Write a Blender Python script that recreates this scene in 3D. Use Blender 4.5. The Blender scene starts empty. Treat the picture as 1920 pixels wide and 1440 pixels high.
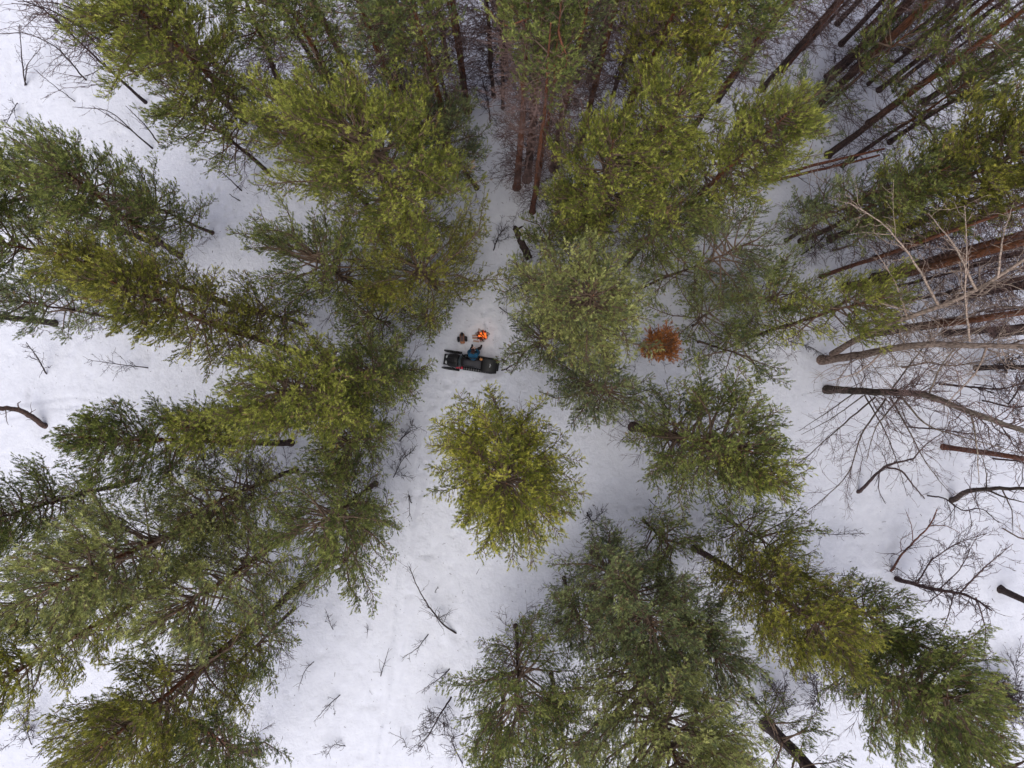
import bpy, math, zlib
import numpy as np
from mathutils import Vector, Matrix

# ------------------------------------------------------------------ camera, world, sun, exposure
scene = bpy.context.scene
COL = scene.collection
H, F = 40.0, 1280.0                      # drone height in metres; focal length in photo pixels (24 mm on 36 mm)
cam_d = bpy.data.cameras.new('camera'); cam_d.lens = 24; cam_d.sensor_width = 36
cam_d.clip_start = 0.5; cam_d.clip_end = 2000
cam = bpy.data.objects.new('camera', cam_d); COL.objects.link(cam)
cam.location = (0, 0, H); cam.rotation_euler = (0, 0, 0)
scene.camera = cam

SUN_EL, SUN_AZ = math.radians(74), math.radians(200)
world = bpy.data.worlds.new("World"); scene.world = world; world.use_nodes = True
wn = world.node_tree; wn.nodes.clear()
sky = wn.nodes.new('ShaderNodeTexSky'); sky.sky_type = 'NISHITA'; sky.sun_disc = False
sky.sun_elevation = SUN_EL; sky.sun_rotation = SUN_AZ
sky.air_density = 1.0; sky.dust_density = 6.0; sky.ozone_density = 1.0
hs = wn.nodes.new('ShaderNodeHueSaturation'); hs.inputs['Saturation'].default_value = 0.72; hs.inputs['Hue'].default_value = 0.53
bg = wn.nodes.new('ShaderNodeBackground'); bg.inputs['Strength'].default_value = 0.11
wo = wn.nodes.new('ShaderNodeOutputWorld')
wn.links.new(sky.outputs[0], hs.inputs['Color']); wn.links.new(hs.outputs[0], bg.inputs[0]); wn.links.new(bg.outputs[0], wo.inputs[0])

sun_d = bpy.data.lights.new('sun', 'SUN'); sun_d.energy = 1.5; sun_d.angle = math.radians(80); sun_d.color = (0.95, 0.955, 1.0)
sun = bpy.data.objects.new('sun', sun_d); COL.objects.link(sun)
sdir = Vector((math.sin(SUN_AZ) * math.cos(SUN_EL), math.cos(SUN_AZ) * math.cos(SUN_EL), math.sin(SUN_EL)))
sun.rotation_euler = sdir.to_track_quat('Z', 'Y').to_euler()

vs = scene.view_settings
vs.view_transform = 'Standard'; vs.look = 'None'; vs.gamma = 1; vs.use_curve_mapping = False
vs.exposure = 0.46
scene.cycles.diffuse_bounces = 6; scene.cycles.transmission_bounces = 6; scene.cycles.max_bounces = 10

# ------------------------------------------------------------------ helpers
def P(px, py, z=0.0):
    """a place in the wood from its place in the photograph and its height above the snow"""
    return np.array([(px - 960) * (H - z) / F, (720 - py) * (H - z) / F, z])

class Geo:
    """collects tubes, triangles and quads; builds ONE mesh object"""
    def __init__(s): s.v, s.f, s.m, s.t, s.n = [], [], [], [], 0
    def add(s, v, f, mat=0, tint=None):
        v = np.asarray(v, np.float32); f = np.asarray(f, np.int64)
        if len(v) == 0: return
        s.v.append(v); s.f.append(f + s.n); s.n += len(v)
        s.m.append(np.full(len(f), mat, np.int32))
        s.t.append(np.full(len(f), 0.5, np.float32) if tint is None else np.asarray(tint, np.float32))
    def tube(s, pts, rad, k=6, mat=0, cap=True, tint=None):
        pts = np.asarray(pts, float); n = len(pts); rad = np.broadcast_to(np.asarray(rad, float), (n,))
        t = np.gradient(pts, axis=0); t /= np.linalg.norm(t, axis=1)[:, None] + 1e-9
        ref = np.array([0.31, 0.87, 0.38]) if abs(t[0] @ np.array([0.31, 0.87, 0.38])) < .9 else np.array([1.0, 0, 0])
        u = np.cross(t, ref); u /= np.linalg.norm(u, axis=1)[:, None] + 1e-9
        w = np.cross(t, u)
        a = np.arange(k) * 2 * math.pi / k
        ring = pts[:, None] + rad[:, None, None] * (np.cos(a)[None, :, None] * u[:, None] + np.sin(a)[None, :, None] * w[:, None])
        v = ring.reshape(-1, 3)
        i = np.arange(n - 1)[:, None] * k; j = np.arange(k)[None]; j2 = (j + 1) % k
        f = np.stack([i + j, i + j2, i + k + j2, i + k + j], -1).reshape(-1, 4)
        s.add(v, f, mat, None if tint is None else np.full(len(f), tint))
        if cap and k > 3:
            v2 = np.vstack([ring[0], pts[0:1], ring[-1], pts[-1:]])
            f2 = [(q, k, (q + 1) % k, (q + 1) % k) for q in range(k)] + [(k + 1 + (q + 1) % k, 2 * k + 1, k + 1 + q, k + 1 + q) for q in range(k)]
            f2 = np.array(f2)[:, [0, 1, 2]]
            s.add(v2, f2, mat, None if tint is None else np.full(len(f2), tint))
    def sticks(s, a, b, ra, rb, mat=0, k=3):
        """many straight twigs at once"""
        a = np.asarray(a, float).reshape(-1, 3); b = np.asarray(b, float).reshape(-1, 3); n = len(a)
        if n == 0: return
        t = b - a; t /= np.linalg.norm(t, axis=1)[:, None] + 1e-9
        u = np.cross(t, np.array([0.31, 0.87, 0.38])); u /= np.linalg.norm(u, axis=1)[:, None] + 1e-9
        w = np.cross(t, u); an = np.arange(k) * 2 * math.pi / k
        d = np.cos(an)[None, :, None] * u[:, None] + np.sin(an)[None, :, None] * w[:, None]
        ra = np.broadcast_to(np.asarray(ra, float), (n,)); rb = np.broadcast_to(np.asarray(rb, float), (n,))
        v = np.concatenate([a[:, None] + d * ra[:, None, None], b[:, None] + d * rb[:, None, None]], 1).reshape(-1, 3)
        j = np.arange(k); j2 = (j + 1) % k
        f = (np.arange(n)[:, None, None] * 2 * k + np.stack([j, j2, k + j2, k + j], -1)[None]).reshape(-1, 4)
        s.add(v, f, mat)
    def box(s, c, d, mat=0, rot=None, taper=1.0):
        x, y, z = np.array(d) / 2
        v = np.array([[-x, -y, -z], [x, -y, -z], [x, y, -z], [-x, y, -z], [-x * taper, -y * taper, z], [x * taper, -y * taper, z], [x * taper, y * taper, z], [-x * taper, y * taper, z]])
        if rot is not None: v = v @ np.array(rot).T
        s.add(v + np.array(c), [(0, 3, 2, 1), (4, 5, 6, 7), (0, 1, 5, 4), (1, 2, 6, 5), (2, 3, 7, 6), (3, 0, 4, 7)], mat)
    def build(s, name, mats, parent=None, smooth=False, loc=None, use_tint=False):
        me = bpy.data.meshes.new(name)
        v = np.concatenate(s.v)
        me.vertices.add(len(v)); me.vertices.foreach_set('co', v.astype(np.float32).ravel())
        sizes = np.concatenate([np.full(len(f), f.shape[1]) for f in s.f]); idx = np.concatenate([f.ravel() for f in s.f])
        me.loops.add(len(idx)); me.loops.foreach_set('vertex_index', idx.astype(np.int32))
        me.polygons.add(len(sizes)); starts = np.concatenate([[0], np.cumsum(sizes)[:-1]])
        me.polygons.foreach_set('loop_start', starts.astype(np.int32))
        if not isinstance(mats, (list, tuple)): mats = [mats]
        for m in mats: me.materials.append(m)
        mi = np.concatenate(s.m)
        if mi.any(): me.polygons.foreach_set('material_index', mi)
        if smooth: me.polygons.foreach_set('use_smooth', np.ones(len(sizes), bool))
        if use_tint:
            a = me.attributes.new('tint', 'FLOAT', 'FACE'); a.data.foreach_set('value', np.concatenate(s.t))
        me.update(calc_edges=True)
        o = bpy.data.objects.new(name, me); COL.objects.link(o)
        if parent is not None: o.parent = parent
        if loc is not None: o.location = loc
        return o

def tag(o, label, cat, group=None):
    o['label'] = label; o['category'] = cat
    if group: o['group'] = group
    return o
def thing(name, label, cat, loc=(0, 0, 0), rotz=0.0, group=None):
    o = bpy.data.objects.new(name, None); COL.objects.link(o); o.location = loc; o.rotation_euler = (0, 0, rotz)
    o.empty_display_size = 0.2
    return tag(o, label, cat, group)

# smooth value noise on numpy
_nt = np.random.default_rng(7).random((256, 256))
def vnoise(x, y):
    xi, yi = np.floor(x).astype(int), np.floor(y).astype(int); fx, fy = x - xi, y - yi
    fx = fx * fx * (3 - 2 * fx); fy = fy * fy * (3 - 2 * fy)
    g = lambda a, b: _nt[a & 255, b & 255]
    return (g(xi, yi) * (1 - fx) + g(xi + 1, yi) * fx) * (1 - fy) + (g(xi, yi + 1) * (1 - fx) + g(xi + 1, yi + 1) * fx) * fy - .5

# ------------------------------------------------------------------ materials
def mat_nodes(name):
    m = bpy.data.materials.new(name); m.use_nodes = True; nt = m.node_tree
    return m, nt, nt.nodes['Principled BSDF'], nt.links
def simple(name, col, rough=0.6, metal=0.0, var=0.25, scale=18, spec=0.3, emit=None, coat=0):
    m, nt, b, L = mat_nodes(name)
    tc = nt.nodes.new('ShaderNodeTexCoord'); no = nt.nodes.new('ShaderNodeTexNoise'); no.inputs['Scale'].default_value = scale; no.inputs['Detail'].default_value = 5
    L.new(tc.outputs['Object'], no.inputs['Vector'])
    r = nt.nodes.new('ShaderNodeValToRGB')
    r.color_ramp.elements[0].position = .3; r.color_ramp.elements[1].position = .7
    r.color_ramp.elements[0].color = (*[c * (1 - var) for c in col], 1); r.color_ramp.elements[1].color = (*[min(1, c * (1 + var)) for c in col], 1)
    L.new(no.outputs[0], r.inputs[0]); L.new(r.outputs[0], b.inputs['Base Color'])
    b.inputs['Roughness'].default_value = rough; b.inputs['Metallic'].default_value = metal; b.inputs['Specular IOR Level'].default_value = spec
    if coat: b.inputs['Coat Weight'].default_value = coat
    if emit:
        L.new(r.outputs[0], b.inputs['Emission Color']); b.inputs['Emission Strength'].default_value = emit
    return m

def needle_mat(name, col, tip):
    m, nt, b, L = mat_nodes(name)
    at = nt.nodes.new('ShaderNodeAttribute'); at.attribute_name = 'tint'
    r = nt.nodes.new('ShaderNodeValToRGB'); e = r.color_ramp.elements
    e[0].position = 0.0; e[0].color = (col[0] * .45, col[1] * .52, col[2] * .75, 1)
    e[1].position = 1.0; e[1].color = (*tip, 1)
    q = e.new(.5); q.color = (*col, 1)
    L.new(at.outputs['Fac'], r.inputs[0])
    L.new(r.outputs[0], b.inputs['Base Color']); b.inputs['Roughness'].default_value = .55; b.inputs['Specular IOR Level'].default_value = .25
    tr = nt.nodes.new('ShaderNodeBsdfTranslucent'); L.new(r.outputs[0], tr.inputs[0])
    mx = nt.nodes.new('ShaderNodeMixShader'); mx.inputs[0].default_value = .38
    L.new(b.outputs[0], mx.inputs[1]); L.new(tr.outputs[0], mx.inputs[2]); L.new(mx.outputs[0], nt.nodes['Material Output'].inputs[0])
    return m
NEEDLE = {
    'yellow': needle_mat('needle_yellow_green', (.270, .292, .056), (.60, .60, .145)),
    'gold':   needle_mat('needle_golden', (.335, .345, .056), (.70, .65, .135)),
    'green':  needle_mat('needle_green', (.205, .238, .066), (.46, .49, .150)),
    'blue':   needle_mat('needle_blue_green', (.210, .244, .100), (.43, .47, .20)),
    'pale':   needle_mat('needle_pale_green', (.320, .340, .115), (.62, .63, .235)),
    'olive':  needle_mat('needle_olive', (.248, .250, .048), (.55, .52, .105)),
    'dark':   needle_mat('needle_dark_green', (.152, .182, .048), (.35, .38, .095)),
    'rust':   needle_mat('needle_rust', (.43, .165, .050), (.63, .285, .095)),
    'brown':  needle_mat('needle_brown', (.25, .16, .085), (.40, .27, .14)),
}
def bark_mat(name, low, high, z0, z1, scale=9, bump=.5):
    m, nt, b, L = mat_nodes(name)
    tc = nt.nodes.new('ShaderNodeTexCoord'); sp = nt.nodes.new('ShaderNodeSeparateXYZ'); L.new(tc.outputs['Object'], sp.inputs[0])
    mr = nt.nodes.new('ShaderNodeMapRange'); mr.inputs[1].default_value = z0; mr.inputs[2].default_value = z1; L.new(sp.outputs['Z'], mr.inputs[0])
    mix = nt.nodes.new('ShaderNodeMix'); mix.data_type = 'RGBA'; mix.inputs[6].default_value = (*low, 1); mix.inputs[7].default_value = (*high, 1)
    no = nt.nodes.new('ShaderNodeTexNoise'); no.inputs['Scale'].default_value = scale; no.inputs['Detail'].default_value = 6
    mp = nt.nodes.new('ShaderNodeMapping'); mp.inputs['Scale'].default_value = (1, 1, .25)
    L.new(tc.outputs['Object'], mp.inputs[0]); L.new(mp.outputs[0], no.inputs['Vector'])
    ad = nt.nodes.new('ShaderNodeMath'); ad.operation = 'MULTIPLY_ADD'; L.new(no.outputs[0], ad.inputs[0]); ad.inputs[1].default_value = 1.2; ad.inputs[2].default_value = -.6
    ad2 = nt.nodes.new('ShaderNodeMath'); ad2.use_clamp = True; L.new(mr.outputs[0], ad2.inputs[0]); L.new(ad.outputs[0], ad2.inputs[1])
    L.new(ad2.outputs[0], mix.inputs[0])
    dk = nt.nodes.new('ShaderNodeMix'); dk.data_type = 'RGBA'; dk.blend_type = 'MULTIPLY'; dk.inputs[0].default_value = 1
    rp = nt.nodes.new('ShaderNodeValToRGB'); rp.color_ramp.elements[0].position = .35; rp.color_ramp.elements[0].color = (.45, .45, .45, 1); rp.color_ramp.elements[1].position = .65; rp.color_ramp.elements[1].color = (1.15, 1.15, 1.15, 1)
    no2 = nt.nodes.new('ShaderNodeTexNoise'); no2.inputs['Scale'].default_value = scale * 2.5; L.new(mp.outputs[0], no2.inputs['Vector']); L.new(no2.outputs[0], rp.inputs[0])
    L.new(mix.outputs[2], dk.inputs[6]); L.new(rp.outputs[0], dk.inputs[7]); L.new(dk.outputs[2], b.inputs['Base Color'])
    b.inputs['Roughness'].default_value = .85; b.inputs['Specular IOR Level'].default_value = .15
    bp = nt.nodes.new('ShaderNodeBump'); bp.inputs['Strength'].default_value = bump; bp.inputs['Distance'].default_value = .03; L.new(no2.outputs[0], bp.inputs['Height']); L.new(bp.outputs[0], b.inputs['Normal'])
    return m
PINE_BARK = bark_mat('pine_bark', (.085, .058, .052), (.25, .105, .055), 4, 11)
DARK_BARK = bark_mat('dark_pine_bark', (.060, .044, .042), (.13, .065, .048), 3, 14)
RED_BARK = bark_mat('red_pine_bark', (.15, .065, .048), (.24, .10, .06), 0, 8)
MOSS_BARK = bark_mat('mossy_bark', (.075, .058, .045), (.085, .085, .040), 1, 9)
BIRCH_BARK = bark_mat('birch_bark', (.080, .060, .050), (.34, .28, .22), 6, 14, scale=6)
PALE_BARK = bark_mat('pale_bark', (.27, .19, .155), (.36, .28, .23), 0, 6, scale=6)
TWIG = bark_mat('twig_bark', (.075, .050, .052), (.19, .125, .115), 1, 13, bump=.1)
SAPLING_BARK = bark_mat('sapling_bark', (.048, .036, .038), (.085, .058, .056), 0, 4, bump=.2)
BOUGH = simple('bough_wood', (.135, .092, .066), .85, var=.35, scale=6)

def snow_mat():
    m, nt, b, L = mat_nodes('snow')
    tc = nt.nodes.new('ShaderNodeTexCoord')
    no = nt.nodes.new('ShaderNodeTexNoise'); no.inputs['Scale'].default_value = 2.2; no.inputs['Detail'].default_value = 8; no.inputs['Roughness'].default_value = .62
    L.new(tc.outputs['Object'], no.inputs['Vector'])
    r = nt.nodes.new('ShaderNodeValToRGB'); r.color_ramp.elements[0].position = .25; r.color_ramp.elements[0].color = (.50, .512, .580, 1)
    r.color_ramp.elements[1].position = .75; r.color_ramp.elements[1].color = (.570, .582, .642, 1)
    L.new(no.outputs[0], r.inputs[0])
    # fallen needles and bark flakes on the snow
    vo = nt.nodes.new('ShaderNodeTexVoronoi'); vo.inputs['Scale'].default_value = 2.1; L.new(tc.outputs['Object'], vo.inputs['Vector'])
    lt = nt.nodes.new('ShaderNodeMath'); lt.operation = 'LESS_THAN'; lt.inputs[1].default_value = .035; L.new(vo.outputs['Distance'], lt.inputs[0])
    n2 = nt.nodes.new('ShaderNodeTexNoise'); n2.inputs['Scale'].default_value = .35; L.new(tc.outputs['Object'], n2.inputs['Vector'])
    gt = nt.nodes.new('ShaderNodeMath'); gt.operation = 'GREATER_THAN'; gt.inputs[1].default_value = .47; L.new(n2.outputs[0], gt.inputs[0])
    mu = nt.nodes.new('ShaderNodeMath'); mu.operation = 'MULTIPLY'; L.new(lt.outputs[0], mu.inputs[0]); L.new(gt.outputs[0], mu.inputs[1])
    mu2 = nt.nodes.new('ShaderNodeMath'); mu2.operation = 'MULTIPLY'; mu2.inputs[1].default_value = .75; L.new(mu.outputs[0], mu2.inputs[0])
    mx = nt.nodes.new('ShaderNodeMix'); mx.data_type = 'RGBA'; L.new(mu2.outputs[0], mx.inputs[0]); L.new(r.outputs[0], mx.inputs[6]); mx.inputs[7].default_value = (.13, .10, .08, 1)
    L.new(mx.outputs[2], b.inputs['Base Color'])
    b.inputs['Roughness'].default_value = .6; b.inputs['Specular IOR Level'].default_value = .2
    nb = nt.nodes.new('ShaderNodeTexNoise'); nb.inputs['Scale'].default_value = 5; nb.inputs['Detail'].default_value = 7; L.new(tc.outputs['Object'], nb.inputs['Vector'])
    bp = nt.nodes.new('ShaderNodeBump'); bp.inputs['Strength'].default_value = .5; bp.inputs['Distance'].default_value = .10
    L.new(nb.outputs[0], bp.inputs['Height']); L.new(bp.outputs[0], b.inputs['Normal'])
    return m
SNOW = snow_mat()

def ground(X, Y):
    X = np.asarray(X, float); Y = np.asarray(Y, float)
    return .30 * vnoise(X * .10 + 5, Y * .10 + 9) + .16 * vnoise(X * .33 + 40, Y * .33) + .06 * vnoise(X * 1.1, Y * 1.1 + 70)
def ground_at(x, y): return float(ground(np.array([x]), np.array([y]))[0])

# ------------------------------------------------------------------ the snow: one sheet, real hollows, trodden camp, tracks
WELLS = []          # (x, y, radius, depth): hollows melted round the trunks, filled in by the list of trees below
def seg_dist(x, y, pts):
    d = np.full(x.shape, 1e9)
    for (ax, ay), (bx, by) in zip(pts[:-1], pts[1:]):
        t = np.clip(((x - ax) * (bx - ax) + (y - ay) * (by - ay)) / ((bx - ax) ** 2 + (by - ay) ** 2), 0, 1)
        d = np.minimum(d, np.hypot(x - ax - t * (bx - ax), y - ay - t * (by - ay)))
    return d
def build_snow():
    far = np.array([60, 100, 180, 320, 600.])
    gx = np.concatenate([-far[::-1], np.arange(-36, 36.01, .16), far]); gy = np.concatenate([-far[::-1], np.arange(-29, 29.01, .16), far])
    X, Y = np.meshgrid(gx, gy, indexing='ij')
    Z = ground(X, Y) + .05 * vnoise(X * 2.3, Y * 2.3 + 11) - .20 * np.clip(vnoise(X * 1.7 + 61, Y * 1.7) * 3 - .85, 0, 1) + .09 * np.clip(vnoise(X * 2.6 + 17, Y * 2.6 + 90) * 3 - .9, 0, 1)
    for wx, wy, r, d in WELLS:
        q = (X - wx) ** 2 + (Y - wy) ** 2
        k = q < (3.5 * r) ** 2
        Z[k] -= d * np.exp(-q[k] / (r * r)); Z[k] += .35 * d * np.exp(-(np.sqrt(q[k]) - 1.7 * r) ** 2 / (.25 * r * r))
    # trodden snow round the fire and the machine
    camp = P(900, 655)
    w = np.exp(-((X - camp[0]) ** 2 + (Y - camp[1]) ** 2) / (3.0 ** 2))
    Z = Z * (1 - .85 * np.clip(w * 1.6, 0, 1)) - .06 * w
    Z += w * .20 * np.abs(vnoise(X * 2.6 + 3, Y * 2.6)) - w * .20 * np.clip(vnoise(X * 3.6, Y * 3.6 + 31) * 3 - .4, 0, 1)
    def track(pxs, half, depth, ridge=.03):
        pts = [tuple(P(a, b)[:2]) for a, b in pxs]
        d = seg_dist(X, Y, pts)
        return -depth * np.exp(-(d / half) ** 4) + ridge * np.exp(-((d - half * 1.5) / (half * .5)) ** 2)
    Z += track([(935, 694), (880, 705), (838, 760), (800, 850), (770, 960), (760, 1050), (740, 1300), (700, 1500)], .34, .09, .05)
    Z += track([(-40, 775), (60, 752), (140, 742), (200, 752), (290, 790)], .16, .05)
    Z += track([(-40, 800), (60, 772), (140, 760), (200, 768), (290, 808)], .16, .05)
    Z += track([(-20, 850), (70, 858), (160, 846), (240, 820)], .13, .04)
    Z += track([(1130, 945), (1220, 950), (1330, 975), (1500, 960)], .14, .04)
    # footprints: lines of small pits
    r = np.random.default_rng(3)
    for path in ([(905, 600), (925, 560), (950, 520), (960, 480)], [(880, 640), (860, 700), (820, 760), (800, 830), (790, 900)], [(1500, 880), (1440, 830), (1380, 720)], [(1180, 950), (1300, 975), (1420, 965)], [(60, 230), (20, 180)], [(400, 350), (440, 420), (500, 460)]):
        pts = [P(a, b) for a, b in path]
        for a, b in zip(pts[:-1], pts[1:]):
            n = max(2, int(np.linalg.norm(b - a) / .42))
            for i in range(n):
                c = a + (b - a) * (i / n); side = .14 * (1 if i % 2 else -1)
                dx, dy = (b - a)[:2] / np.linalg.norm(b - a)
                cx, cy = c[0] - dy * side + r.normal(0, .05), c[1] + dx * side + r.normal(0, .05)
                q = (X - cx) ** 2 + (Y - cy) ** 2; k = q < .7
                Z[k] -= .13 * np.exp(-q[k] / .028); Z[k] += .03 * np.exp(-(np.sqrt(q[k]) - .3) ** 2 / .01)
    n, m = X.shape
    i = np.arange(n - 1)[:, None] * m + np.arange(m - 1)[None]
    f = np.stack([i, i + m, i + m + 1, i + 1], -1).reshape(-1, 4)
    g = Geo(); g.add(np.stack([X, Y, Z], -1).reshape(-1, 3), f)
    o = g.build('snow_ground', SNOW, smooth=True); o['kind'] = 'structure'
    return o

# ------------------------------------------------------------------ needles: templates of one shoot, laid along every branchlet
NB = 16
def make_tufts(n=8):
    out = []
    for k in range(n):
        r = np.random.default_rng(100 + k); tri = []
        for i in range(NB):
            a = .19 * (i / (NB - 1)) ** .85; az = i * 2.39996 + r.normal(0, .3); til = math.radians(r.uniform(28, 56) * (1 - .6 * (i / NB) ** 3))
            d = np.array([math.cos(az) * math.sin(til), math.sin(az) * math.sin(til), math.cos(til)])
            side = np.cross(d, r.normal(size=3)); side /= np.linalg.norm(side)
            ln = r.uniform(.075, .115); wd = r.uniform(.0080, .0128)
            b = np.array([0, 0, a])
            tri += [b - side * wd, b + side * wd, b + d * ln]
        out.append(np.array(tri))
    return np.array(out)
TUFTS = make_tufts()
NT = [0]
def lay_tufts(g, pos, dirs, size, tint, rng, mat):
    n = len(pos); NT[0] += n
    if n == 0: return
    z = dirs / (np.linalg.norm(dirs, axis=1)[:, None] + 1e-9)
    x = np.cross(z, rng.normal(size=(n, 3))); x /= np.linalg.norm(x, axis=1)[:, None] + 1e-9
    y = np.cross(z, x)
    T = TUFTS[rng.integers(0, len(TUFTS), n)] * size[:, None, None]
    v = pos[:, None] + T[..., 0:1] * x[:, None] + T[..., 1:2] * y[:, None] + T[..., 2:3] * z[:, None]
    g.add(v.reshape(-1, 3), np.arange(n * NB * 3).reshape(-1, 3), mat, np.repeat(tint, NB))

def sph(az, el):
    return np.stack([np.cos(az) * np.cos(el), np.sin(az) * np.cos(el), np.sin(el)], -1)

_seed = [11]
def pine(center, wpx, h, cb, col, dens, label, base=None, r0=None, bark=None, name='pine_tree', dead=1.0, tuft=1.0, forks=0, limbs=7, group='pine trees of the snowy wood', seed=0, squash=1.0, full=.95, nlk=4.6, dome=.42):
    """center: where the crown's middle shows in the photograph; wpx: the crown's width there; h: height; cb: share of the height below the crown"""
    rng = np.random.default_rng(zlib.crc32(label.encode()) + seed)
    zc_mid = h * (cb + (1 - cb) * .55)
    if center is not None:
        C = P(*center, zc_mid); R = wpx * .485 * (H - zc_mid) / F
    B = P(*base) if base is not None else np.array([C[0], C[1], 0])
    if center is None: C = np.array([B[0], B[1], zc_mid]); R = wpx * .485 * (H - zc_mid) / F
    lean = (C[:2] - B[:2]) / zc_mid
    if r0 is None: r0 = .0105 * h + .015
    WELLS.append((B[0], B[1], .30 + r0 * 1.5, .12))
    gz = ground_at(B[0], B[1]) - .06; root = thing(name, label, 'tree', (B[0], B[1], gz), 0, group)
    bark = bark or PINE_BARK
    # trunk
    zs = np.linspace(-.5, h, 11); wob = np.cumsum(rng.normal(0, .035, (11, 2)), axis=0); wob -= wob[1]
    tp = np.concatenate([lean[None] * np.clip(zs, 0, None)[:, None] + wob, zs[:, None]], 1)
    tr = r0 * (1 - .93 * np.clip(zs / h, 0, 1)) ** .85; tr[0] *= 1.05
    g = Geo(); zz = np.concatenate([[-.5, -.12, 0, .12, .28, .5], np.linspace(.9, h, 22)])
    fine = np.stack([np.interp(zz, zs, tp[:, k]) for k in range(3)], -1); rr = np.interp(zz, zs, tr) * (1 + rng.normal(0, .03, 28)) * (1 + .45 * np.exp(-np.clip(zz + .12, 0, None) / .22))
    g.tube(fine, rr, 9); g.build('trunk', bark, root, smooth=True)
    stems = [(tp, zs)]
    for q in range(forks):
        az = rng.uniform(0, 6.28); off = np.array([math.cos(az), math.sin(az)])
        tp2 = tp.copy(); k = np.clip((zs - h * .12) / (h * .5), 0, 1)[:, None]; tp2[:, :2] += off[None] * (k * .9)
        g = Geo(); j = zs > h * .04; g.tube(tp2[j], tr[j] * .85, 8); g.build('fork_stem', bark, root, smooth=True); stems.append((tp2, zs))
    at = lambda z, s=0: np.array([np.interp(z, stems[s][1], stems[s][0][:, k]) for k in range(3)])
    # boughs
    zb = cb * h; gcr = Geo(); glimb = []
    bl_a, bl_d, bl_L, bl_t = [], [], [], []
    z = zb; lobes = rng.uniform(0, 6.28, 3); bcount = 0
    while z < h - .15:
        t = (h - z) / (h - zb)
        prof = (.10 + .90 * math.sqrt(1 - (1 - min(1.0, t / dome)) ** 2)) * (1 - .42 * max(0, t - .62) / .38)
        nb = rng.integers(3, 6) if t > .12 else 3
        a0 = rng.uniform(0, 6.28)
        for i in range(nb):
            if rng.random() > dens * full: continue
            az = a0 + i * 6.283 / nb + rng.normal(0, .25)
            lob = 1 + .16 * math.cos(2 * (az - lobes[0])) + .12 * math.cos(3 * (az - lobes[1]))
            L = max(.25, R * prof * lob * rng.uniform(.68, 1.12)) * squash
            el = math.radians(np.interp(t, [0, .25, .6, 1], [58, 30, 13, -5]) + rng.normal(0, 8))
            s = np.linspace(0, 1, 6); azs = az + np.cumsum(rng.normal(0, .10, 6)) * s
            p0 = at(z, rng.integers(0, len(stems)))
            hor = L * s * math.cos(el); up = L * (s * math.sin(el) + .20 * s * s - .05 * s)
            bp = p0[None] + np.stack([np.cos(azs) * hor, np.sin(azs) * hor, up], -1)
            br = np.interp(s, [0, 1], [min(.012 + .017 * L, r0 * .55), .008])
            glimb.append((L * (0.6 + t), bp, br)); bcount += 1
            nl = max(3, int(L * nlk))
            ss = np.linspace(.33 if L > 1.2 else .15, 1.0, nl) ** .85
            for q in range(2):
                sg = -1 if q else 1
                pos = np.stack([np.interp(ss, s, bp[:, k]) for k in range(3)], -1)
                baz = az + sg * np.radians(rng.uniform(22, 72, nl)); bel = np.radians(rng.uniform(2, 38, nl)) + el * .35
                bl_a.append(pos); bl_d.append(sph(baz, bel)); bl_L.append((.24 + .24 * L * (1.05 - ss)) * rng.uniform(.6, 1.3, nl)); bl_t.append(np.full(nl, rng.normal(0, .17)))
            bl_a.append(bp[-1:]); bl_d.append(sph(np.array([az]), np.array([el + .4]))); bl_L.append(np.array([.30])); bl_t.append(np.array([.1]))
        z += rng.uniform(.27, .41) * (.58 if t < .35 else 1)
    # a tree's crown
    A = np.concatenate(bl_a); D = np.concatenate(bl_d); LL = np.concatenate(bl_L); TT = np.concatenate(bl_t)
    HH = np.interp(A[:, 2], [zb, h], [1.15, .45])
    LL = np.clip(LL, .15, 1.3)
    E = A + D * LL[:, None]; E[:, 2] += .10 * LL
    gcr.sticks(A, E, .013, .007, mat=1)
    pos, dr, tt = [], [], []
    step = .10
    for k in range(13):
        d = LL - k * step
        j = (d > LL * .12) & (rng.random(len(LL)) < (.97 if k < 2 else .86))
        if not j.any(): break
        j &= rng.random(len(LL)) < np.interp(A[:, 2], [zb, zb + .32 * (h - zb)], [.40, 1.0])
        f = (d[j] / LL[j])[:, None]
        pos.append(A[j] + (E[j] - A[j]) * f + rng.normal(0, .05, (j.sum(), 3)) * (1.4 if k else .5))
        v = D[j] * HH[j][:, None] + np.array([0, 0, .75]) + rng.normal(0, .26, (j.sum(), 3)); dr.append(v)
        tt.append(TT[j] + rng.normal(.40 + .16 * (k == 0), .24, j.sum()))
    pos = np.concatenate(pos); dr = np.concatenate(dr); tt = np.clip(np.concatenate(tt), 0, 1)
    # leave out shoots that stand far outside the photograph (thin, not empty)
    wx, wy = pos[:, 0] + B[0], pos[:, 1] + B[1]; sc = F / (H - pos[:, 2])
    out = (np.abs(wx * sc) > 1060) | (np.abs(wy * sc) > 820)
    keep = ~out | (rng.random(len(pos)) < .35)
    pos, dr, tt = pos[keep], dr[keep], tt[keep]
    sz = rng.uniform(.75, 1.2, len(pos)) * tuft; br_ = rng.random(len(pos)) < .035
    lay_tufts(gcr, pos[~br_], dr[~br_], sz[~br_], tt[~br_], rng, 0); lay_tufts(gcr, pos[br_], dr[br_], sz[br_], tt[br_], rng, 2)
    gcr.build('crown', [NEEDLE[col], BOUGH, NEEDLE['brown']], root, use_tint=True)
    # the thick lower boughs each by itself, the rest in one mesh
    glimb.sort(key=lambda q: -q[0]); gr = Geo()
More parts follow.
